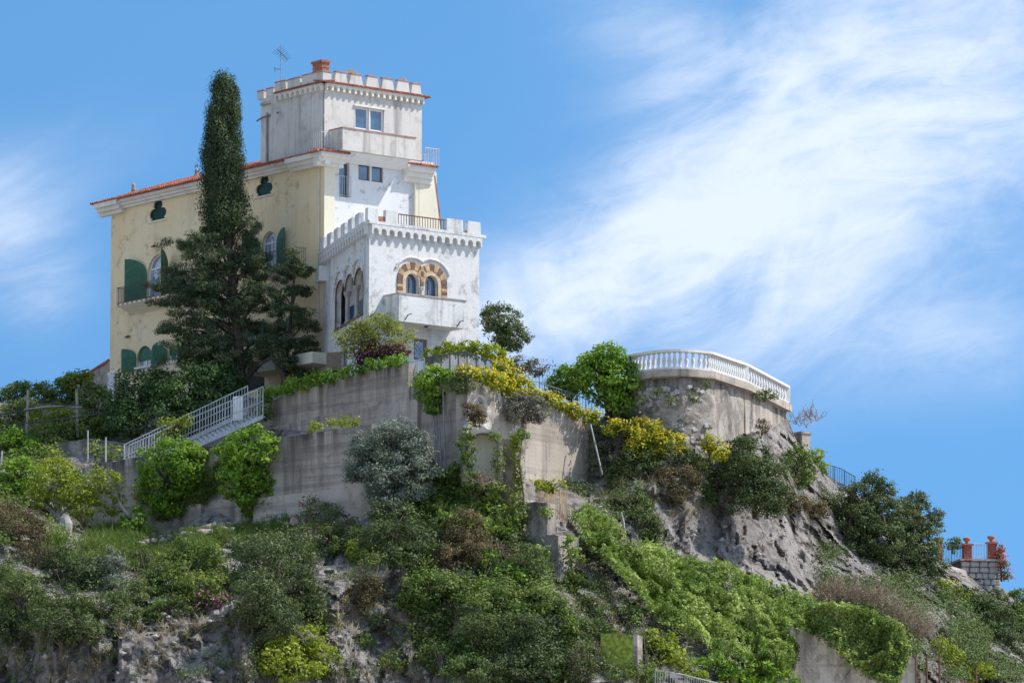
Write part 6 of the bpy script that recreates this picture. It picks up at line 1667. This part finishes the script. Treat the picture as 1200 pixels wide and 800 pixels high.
plant('evergreen_tree', 'big dark evergreen tree at the top of the right slope', 'tree', [(1018, 592, 26, 30, 311), (1005, 615, 26, 26, 310), (1040, 602, 26, 22, 310.5), (990, 596, 18, 18, 311.5), (1022, 566, 12, 14, 311.5), (1035, 634, 30, 24, 309.5), (1040, 575, 12, 12, 311.2), (1000, 640, 24, 18, 309.5)], 'olivedark', base=P(1018, 665, 311), trunk=.2, clump=.28, lobes=.38)
plant('evergreen_tree', 'second dark evergreen tree leaning toward the brick pillars', 'tree', [(1070, 612, 26, 28, 312), (1080, 640, 24, 26, 311.5), (1062, 650, 26, 24, 310.5), (1075, 588, 14, 12, 312.4), (1094, 606, 12, 12, 312.4), (1085, 668, 22, 18, 311)], 'olivedark', base=P(1072, 690, 312), trunk=.2, clump=.28, lobes=.38)
plant('slope_shrub', 'lime bush under the pale stone ledge', 'shrub', [(1108, 690, 14, 11, 312), (1125, 698, 10, 8, 312.4)], 'lime')
plant('slope_shrub', 'dark bushes on the far slope below the grey stone terrace', 'shrub', [(1150, 712, 24, 20, 313), (1170, 730, 26, 24, 312.5), (1135, 705, 16, 14, 313), (1178, 760, 24, 24, 311)], 'olivedark')
plant('slope_shrub', 'mid green shrub at the right picture edge', 'shrub', [(1192, 706, 14, 16, 316), (1196, 735, 14, 22, 315)], 'mid')
plant('slope_shrub', 'grey olive scrub low on the far slope', 'shrub', [(1130, 745, 24, 20, 309), (1110, 728, 20, 16, 309), (1150, 775, 22, 18, 308)], 'mixed', dens=.8)
plant('slope_shrub', 'bright lime bush standing behind the rusty posts', 'shrub', [(1105, 762, 16, 20, 300), (1118, 778, 14, 16, 299.5), (1094, 782, 16, 14, 299)], 'lime')
plant('slope_shrub', 'yellow green bush at the bottom right among the rusty posts', 'shrub', [(1150, 790, 20, 14, 300), (1128, 800, 18, 10, 299.5)], 'lime')
plant('flowering_climber', 'crimson flowering climber beside the outermost brick pillar', 'shrub', [(1172, 648, 5, 10, 318.4), (1176, 662, 4, 7, 318), (1180, 675, 4, 6, 317.6)], 'mid', flowers=('red', .3, .14, None))
plant('slope_shrub', 'young green bush showing behind the mesh fence', 'shrub', [(1116, 640, 9, 9, 320), (1122, 634, 6, 5, 320)], 'mid', dens=.7)
# bare shrubs
def bare_shrub(name, label, blobs, Y, nb, mat='twig', rad=.016, leaf=None, dens=1):
    base = P(blobs[0][0], blobs[0][1] + blobs[0][3] * .7, Y); t = thing(name, label, 'shrub', base); mb = MB(); C = []
    for (px, py, rx, ry) in blobs:
        m = mpp(Y)
        for _ in range(nb):
            a = random.uniform(0, 6.28); s = P(px + random.gauss(0, rx * .35), py + ry * random.uniform(.2, .8), Y + random.uniform(-.8, .8))
            d = Vector((random.gauss(0, .7), random.gauss(0, .5), random.uniform(.3, 1.1))).normalized(); Lb = random.uniform(.7, 1.6) * ry * m * .8
            e = s + d * Lb; mid = s.lerp(e, .5) + Vector((random.gauss(0, .1), random.gauss(0, .1), .06))
            mb.tube([s, mid, e], [rad, rad * .8, rad * .35], 3, False)
            for _ in range(5):
                tt = random.uniform(.35, 1); q = s.lerp(e, tt); dd = (d + Vector((random.gauss(0, .6), random.gauss(0, .6), random.gauss(0, .5)))).normalized()
                ee = q + dd * Lb * random.uniform(.15, .4); mb.tube([q, ee], [rad * .6, rad * .25], 3, False); C.append(ee)
    mb.build('branches', MT[mat], t, fix=False)
    if leaf:
        C = np.array([c for c in C]); k = RNG.choice(len(C), int(len(C) * dens)); p = C[k] + RNG.normal(0, .1, (len(k), 3)); leaf_object('foliage', p, RNG.normal(size=(len(k), 3)), .13, .07, RNG.random(len(k)), LM[leaf], t)
    return t
bare_shrub('dry_shrub', 'wide leafless brown shrub below the dark evergreen trees', [(985, 692, 34, 26), (1020, 700, 36, 28), (1050, 722, 30, 26), (1000, 720, 34, 22), (1035, 738, 30, 20), (965, 705, 24, 18), (1075, 735, 22, 18)], 298.4, 190, leaf='dry', dens=.9)
bare_shrub('bare_tree', 'leafless purple grey bush at the end of the balustrade', [(938, 490, 20, 16), (950, 484, 14, 14)], 313, 22, rad=.02, leaf='pink', dens=.10)
bare_shrub('dry_shrub', 'dead brown twigs at the arch mouth', [(566, 562, 12, 14)], 286.4, 60, leaf='brown', dens=.6)

# --- shrubs on the lower slope
plant('slope_shrub', 'brown tinged bush at the left edge of the slope', 'shrub', [(22, 630, 34, 34), (8, 608, 24, 22), (40, 655, 26, 24)], 'brown', push=.5)
plant('slope_shrub', 'grey green bush in the lower left corner', 'shrub', [(28, 700, 36, 30), (70, 715, 34, 26), (5, 690, 26, 30)], 'olive', push=.5)
plant('slope_shrub', 'dark green bush above the grey green corner bush', 'shrub', [(75, 672, 32, 24), (105, 680, 26, 24)], 'olivedark', push=.5)
plant('slope_shrub', 'silver tinged shrub in the middle of the lower left thicket', 'shrub', [(128, 668, 20, 24), (135, 690, 18, 18)], 'silver', push=.5, dens=.8)
plant('slope_shrub', 'leafy olive bush over the bare grey rock at lower left', 'shrub', [(118, 712, 32, 20), (150, 700, 24, 22), (150, 720, 16, 10)], 'olive', push=.5)
plant('slope_shrub', 'grey green shrub between silver shrub and bright bush', 'shrub', [(166, 668, 20, 22), (178, 690, 18, 20)], 'mixed', push=.5)
plant('slope_shrub', 'big bright green bush with a dark base in front of the rubble wall', 'shrub', [(222, 658, 38, 26), (245, 672, 30, 28), (205, 680, 28, 24), (235, 690, 32, 18)], 'mid', push=.6)
plant('flowering_shrub', 'pink flowering shrub at the base of the bright bush', 'shrub', [(248, 706, 28, 13), (275, 692, 10, 16)], 'olive', push=.7, flowers=('pink', .16, .13, .9))
plant('slope_shrub', 'largest dark olive bush standing over pale rock', 'shrub', [(318, 668, 42, 44), (345, 695, 36, 40), (300, 700, 30, 36), (340, 650, 34, 28), (325, 725, 34, 24), (360, 722, 22, 24), (295, 650, 26, 26)], 'olivedark', push=.6)
plant('slope_shrub', 'rounded olive bush with a pink spike below the long wall', 'shrub', [(378, 612, 28, 24), (382, 636, 32, 24), (400, 622, 20, 22)], 'olive', push=.7, flowers=('pink', .03, .13, 1.1))
plant('slope_shrub', 'small yellow green tuft beside the rounded olive bush', 'shrub', [(425, 655, 16, 12), (412, 645, 10, 10)], 'lime', push=.5)
plant('olive_shrub', 'large silvery olive shrub at the end of the long retaining wall', 'shrub', [(458, 530, 38, 34, 288.2), (478, 556, 30, 34, 287.4), (442, 548, 34, 28, 288), (466, 510, 28, 22, 289), (428, 525, 20, 20, 289), (490, 535, 22, 28, 288.2), (455, 575, 26, 22, 287)], 'silver')
plant('slope_shrub', 'dark olive bush directly below the silvery shrub', 'shrub', [(468, 610, 34, 26), (450, 630, 28, 24), (492, 630, 24, 26), (475, 650, 30, 20)], 'olivedark', push=.6)
plant('slope_shrub', 'dusky brown green bush in the centre of the slope', 'shrub', [(545, 628, 22, 28), (560, 650, 22, 26), (535, 655, 24, 22), (548, 612, 14, 14)], 'brown', push=.6)
plant('creeper', 'bright leafy creeper climbing over the dusky centre bush', 'vine', [(580, 632, 16, 14), (572, 660, 14, 16), (592, 668, 18, 10), (610, 680, 22, 10), (570, 692, 16, 12), (626, 686, 14, 8)], 'bright', push=.9, dens=.55)
plant('slope_shrub', 'olive shrub against the stepped concrete wall', 'shrub', [(612, 655, 20, 24), (602, 635, 18, 18), (622, 676, 16, 18)], 'olivedark', push=.5, dens=.9)
plant('slope_shrub', 'broad dark grey green bush at the bottom centre', 'shrub', [(625, 758, 40, 34), (600, 740, 28, 26), (648, 785, 34, 24), (610, 785, 34, 22)], 'olivedark', push=.5, dens=.85)
plant('slope_shrub', 'small dark tuft left of the broad bottom bush', 'shrub', [(545, 756, 12, 16), (520, 735, 14, 12)], 'dark', push=.5, dens=.8)
plant('slope_shrub', 'yellow green heather like bush at the bottom left of centre', 'shrub', [(325, 762, 36, 20), (360, 750, 28, 18), (375, 770, 24, 20), (340, 785, 40, 14), (382, 728, 12, 12)], 'lime', push=.5, dens=.8)
plant('slope_shrub', 'small green clump on pale rock at the bottom', 'shrub', [(462, 775, 18, 12), (428, 752, 10, 10)], 'mid', push=.4, dens=.6)
plant('slope_shrub', 'feathery green bush behind the last step of the concrete wall', 'shrub', [(672, 672, 14, 26, 284.4), (680, 690, 16, 20, 284)], 'mid', dens=.7)
plant('slope_shrub', 'olive scrub between the stepped wall and the mossy block', 'shrub', [(690, 715, 22, 18), (675, 735, 20, 18), (700, 738, 18, 12)], 'mixed', push=.6)
plant('slope_shrub', 'yellow green shrub beside the mossy block', 'shrub', [(775, 760, 26, 18, 279.4), (790, 775, 24, 16, 279), (760, 750, 18, 12, 279.6)], 'lime', dens=.9)
plant('slope_shrub', 'bright green hedge at the bottom below the ivy bank', 'shrub', [(830, 785, 30, 18, 281), (862, 800, 26, 14, 281.5), (890, 790, 20, 14, 282), (915, 800, 22, 12, 283)], 'bright', dens=.8)

# --- ivy and groundcover that follow the slope
sheet('ivy_bank', 'great bank of light green ivy covering the slope below the grey cliff', 'ivy',
      [[(668, 618), (690, 612), (716, 628), (740, 652), (762, 650), (800, 668), (850, 680), (900, 700), (950, 716), (940, 760), (925, 800), (880, 792), (820, 762), (775, 738), (745, 705), (718, 680), (692, 655)]], 'ivy', 54000, 2.1, .62, lift=1.0, leafk=.92)
sheet('ivy_curtain', 'curtain of ivy hanging over the pale block wall', 'ivy',
      [[(940, 715), (985, 716), (1030, 730), (1055, 745), (1064, 765), (1058, 790), (1045, 815), (1020, 800), (1000, 790), (975, 765), (962, 752), (950, 745), (932, 738)]], 'ivy', 17000, 1.2, .8, lift=.55, leafk=.9, Yf=lambda x, y: np.array([fi(fi.inv(a, b, .1)[0], .1, 0).y for a, b in zip(x, y)]))
sheet('ivy_patch', 'mixed ivy tangle on the slope right of the silvery shrub', 'ivy',
      [[(505, 560), (540, 548), (575, 575), (600, 590), (612, 620), (600, 640), (560, 620), (520, 620), (495, 600)]], 'ivy', 11000, 1.2, .9, lift=.5)
sheet('ivy_strip', 'narrow yellowish ivy strip running down the wall beside the arch', 'ivy', [[(598, 508), (610, 515), (612, 570), (606, 590), (602, 560)]], 'lime', 1100, .2, 1.2, lift=.1, Yf=lambda x, y: np.full(len(x), 288.2), leafk=.8)
low = [(0, 730), (100, 735), (220, 715), (290, 735), (390, 680), (440, 650), (520, 600), (600, 600), (640, 660), (650, 800), (0, 800)]
tufts('undergrowth', 'low mixed scrub scattered over the lower slope', [low], 'mixed', 620, 26, .5)
tufts('undergrowth', 'low mixed scrub on the cliff beside the belvedere', [[(695, 500), (760, 520), (850, 530), (960, 560), (990, 590), (960, 600), (880, 580), (800, 580), (740, 610), (700, 620), (690, 560)]], 'olive', 520, 26, .45)
tufts('scrub', 'thin scrub growing in the cracks of the steep cliff', [[(740, 580), (980, 590), (1000, 690), (900, 690), (740, 650)]], 'brown', 90, 16, .3)
tufts('undergrowth', 'scrub covering the far right slope', [[(960, 640), (1100, 690), (1200, 720), (1200, 800), (1060, 800), (1040, 760), (960, 700)]], 'mixed', 1700, 28, .6)
tufts('undergrowth', 'leafy ground cover on the left garden terraces', [[(-30, 500), (130, 500), (140, 540), (100, 600), (90, 640), (-30, 640)]], 'mid', 650, 26, .5)
tufts('grass', 'fresh green grass on the ledge below the long wall', [[(45, 640), (90, 622), (160, 622), (190, 632), (260, 626), (340, 612), (345, 622), (250, 645), (170, 668), (100, 662), (50, 660)]], 'grass', 2200, 26, .5, blade=True)
tufts('dry_grass', 'dry grass and dead stalks on the slope', [low, [(690, 560), (980, 560), (960, 600), (720, 610)], [(660, 690), (720, 700), (760, 800), (650, 800)]], 'dry', 600, 18, .45, blade=True)
tufts('undergrowth', 'dark tangle of bushes closing the gaps in the lower left thicket', [[(0, 650), (60, 645), (120, 655), (200, 655), (260, 690), (240, 720), (160, 735), (60, 740), (0, 750)]], 'olivedark', 200, 30, .5)
tufts('undergrowth', 'green tangle filling the slope between stepped wall and silvery shrub', [[(500, 560), (600, 580), (640, 660), (640, 720), (560, 720), (500, 680), (420, 660), (440, 620)]], 'mid', 800, 38, .6)
tufts('flowers', 'small pink flowers on the rubble wall', [[(185, 622), (240, 614), (240, 630), (190, 640)]], 'pink' if 'pink' in SPEC else 'pink', 40, 14, .3, blade=False) if 'pink' in SPEC else None
print('leaves', VEG_LEAVES[0])

# ivy and weeds on the old masonry
plant('wall_plant', 'dark ivy tuft growing over the top step of the stepped wall', 'plant', [(612, 512, 8, 8, 288.4), (606, 590, 10, 12, 287.4), (616, 604, 8, 14, 286.4)], 'mid', dens=.8)
plant('wall_plant', 'green growth at the foot of the stepped wall', 'plant', [(632, 650, 12, 12, 284.2), (640, 600, 8, 6, 285.4), (668, 640, 8, 14, 284)], 'ivy', dens=.8)
gpw = 'small weeds in the belvedere masonry'
for x, y, Y, lb in ((770, 458, 297.2, 'weed tuft high on the rubble belvedere wall near the round tree'), (786, 470, 296.4, 'olive weed tuft in the middle of the rubble belvedere wall'), (812, 466, 296.6, 'weed tuft on the rubble belvedere wall right of the middle'), (828, 450, 297.8, 'weed tuft under the coping where the belvedere turns'), (752, 470, 297.8, 'dark weed tuft by the round tree at the belvedere wall foot')):
    plant('wall_weed', lb, 'plant', [(x, y, 7, 5, Y)], 'olive', dens=.55, group=gpw)

plant('slope_shrub', 'leafy green shrub right of the mossy block by the path railing', 'shrub', [(735, 728, 24, 16, 282.5), (715, 752, 16, 18, 280), (755, 790, 26, 12, 276.5)], 'mid', dens=.9)
plant('slope_shrub', 'yellow green shrub growing through the light path railing', 'shrub', [(812, 796, 22, 12, 278.5), (838, 806, 18, 10, 279)], 'lime', dens=.8)
plant('slope_shrub', 'grey brown scrub left of the mossy block at the bottom', 'shrub', [(678, 780, 20, 22), (662, 797, 20, 14)], 'mixed', dens=.8)
plant('slope_shrub', 'green bush closing the foot of the vaulted arch', 'shrub', [(556, 566, 16, 12, 286.4), (578, 572, 14, 12, 286.4)], 'mid', dens=.8)

plant('hanging_plant', 'green creeper hanging over the crown of the vaulted arch', 'plant', [(548, 508, 8, 10, 287.2), (545, 524, 8, 16, 287.0), (549, 540, 9, 14, 287), (584, 540, 8, 14, 287.0), (580, 512, 7, 7, 287.1)], 'mid', dens=.7)
# loose stones fallen along the foot of the rock
mb = MB()
for k in range(420):
    x, y = random.choice([(random.uniform(0, 660), random.uniform(700, 810)), (random.uniform(690, 1000), random.uniform(560, 700)), (random.uniform(960, 1200), random.uniform(660, 800))])
    if y < topline(x) + 14: continue
    p = Vector(surf(x, y)); sz = random.uniform(.06, .26); n_ = 5
    ring = [Vector((math.cos(6.283 * i / n_) * random.uniform(.7, 1.2), math.sin(6.283 * i / n_) * random.uniform(.7, 1.2), random.uniform(-.2, .2))) * sz for i in range(n_)]
    mb.add([p + Vector((0, -.05, -sz * .6))] + [p + q for q in ring] + [p + Vector((random.uniform(-.3, .3) * sz, -.05, sz * random.uniform(.5, .9)))],
           [(0, 1 + (i + 1) % n_, 1 + i) for i in range(n_)] + [(n_ + 1, 1 + i, 1 + (i + 1) % n_) for i in range(n_)])
tag(mb.build('rubble', MT['stone'], None, kind='stuff'), 'loose fallen stones scattered on the cliff')

gs = 'scrub bushes on the lower centre of the slope'
for bl, sp, lb in (([(500, 690, 26, 22), (482, 705, 18, 16)], 'mid', 'leafy green bush between the dusky centre bush and the bare rock'),
                   ([(585, 712, 26, 22), (605, 728, 22, 18)], 'mid', 'green bush above the broad dark bush at the bottom centre'),
                   ([(560, 735, 20, 18), (572, 752, 18, 16)], 'olive', 'olive bush touching the small dark tuft at the bottom'),
                   ([(520, 768, 26, 20), (545, 785, 24, 18)], 'mixed', 'low mixed bush at the bottom edge left of the broad dark bush'),
                   ([(650, 720, 18, 22), (662, 745, 18, 18)], 'mid', 'upright green bush below the last step of the wall'),
                   ([(490, 745, 18, 14), (505, 730, 14, 12)], 'olive', 'small olive bush in the middle of the pale rock at bottom centre'),
                   ([(575, 792, 26, 14)], 'olive', 'olive bush cut by the bottom edge beside the broad dark bush'),
                   ([(408, 640, 22, 18), (420, 632, 16, 14)], 'olivedark', 'dark bush joining the rounded olive bush and the silvery shrub'),
                   ([(60, 735, 30, 18), (95, 738, 26, 16), (20, 738, 26, 20)], 'olivedark', 'dark low bushes hanging over the rock at the lower left'),
                   ([(200, 712, 26, 14), (178, 722, 16, 10)], 'mixed', 'scrub hanging over the rock under the bright green bush'),
                   ([(435, 690, 14, 14), (428, 705, 10, 12)], 'brown', 'dry brown tuft on the bare rock left of centre')):
    plant('slope_shrub', lb, 'shrub', bl, sp, push=.5, dens=.95)
tufts('undergrowth', 'green and olive undergrowth filling the bottom centre of the slope', [[(470, 660), (560, 660), (660, 690), (690, 740), (680, 810), (500, 810), (480, 740)]], 'mid', 420, 30, .5)

tufts('undergrowth', 'rough scrub between the stepped wall and the ivy bank', [[(655, 660), (690, 668), (745, 712), (790, 762), (760, 800), (660, 800), (650, 720)]], 'mixed', 260, 28, .5)
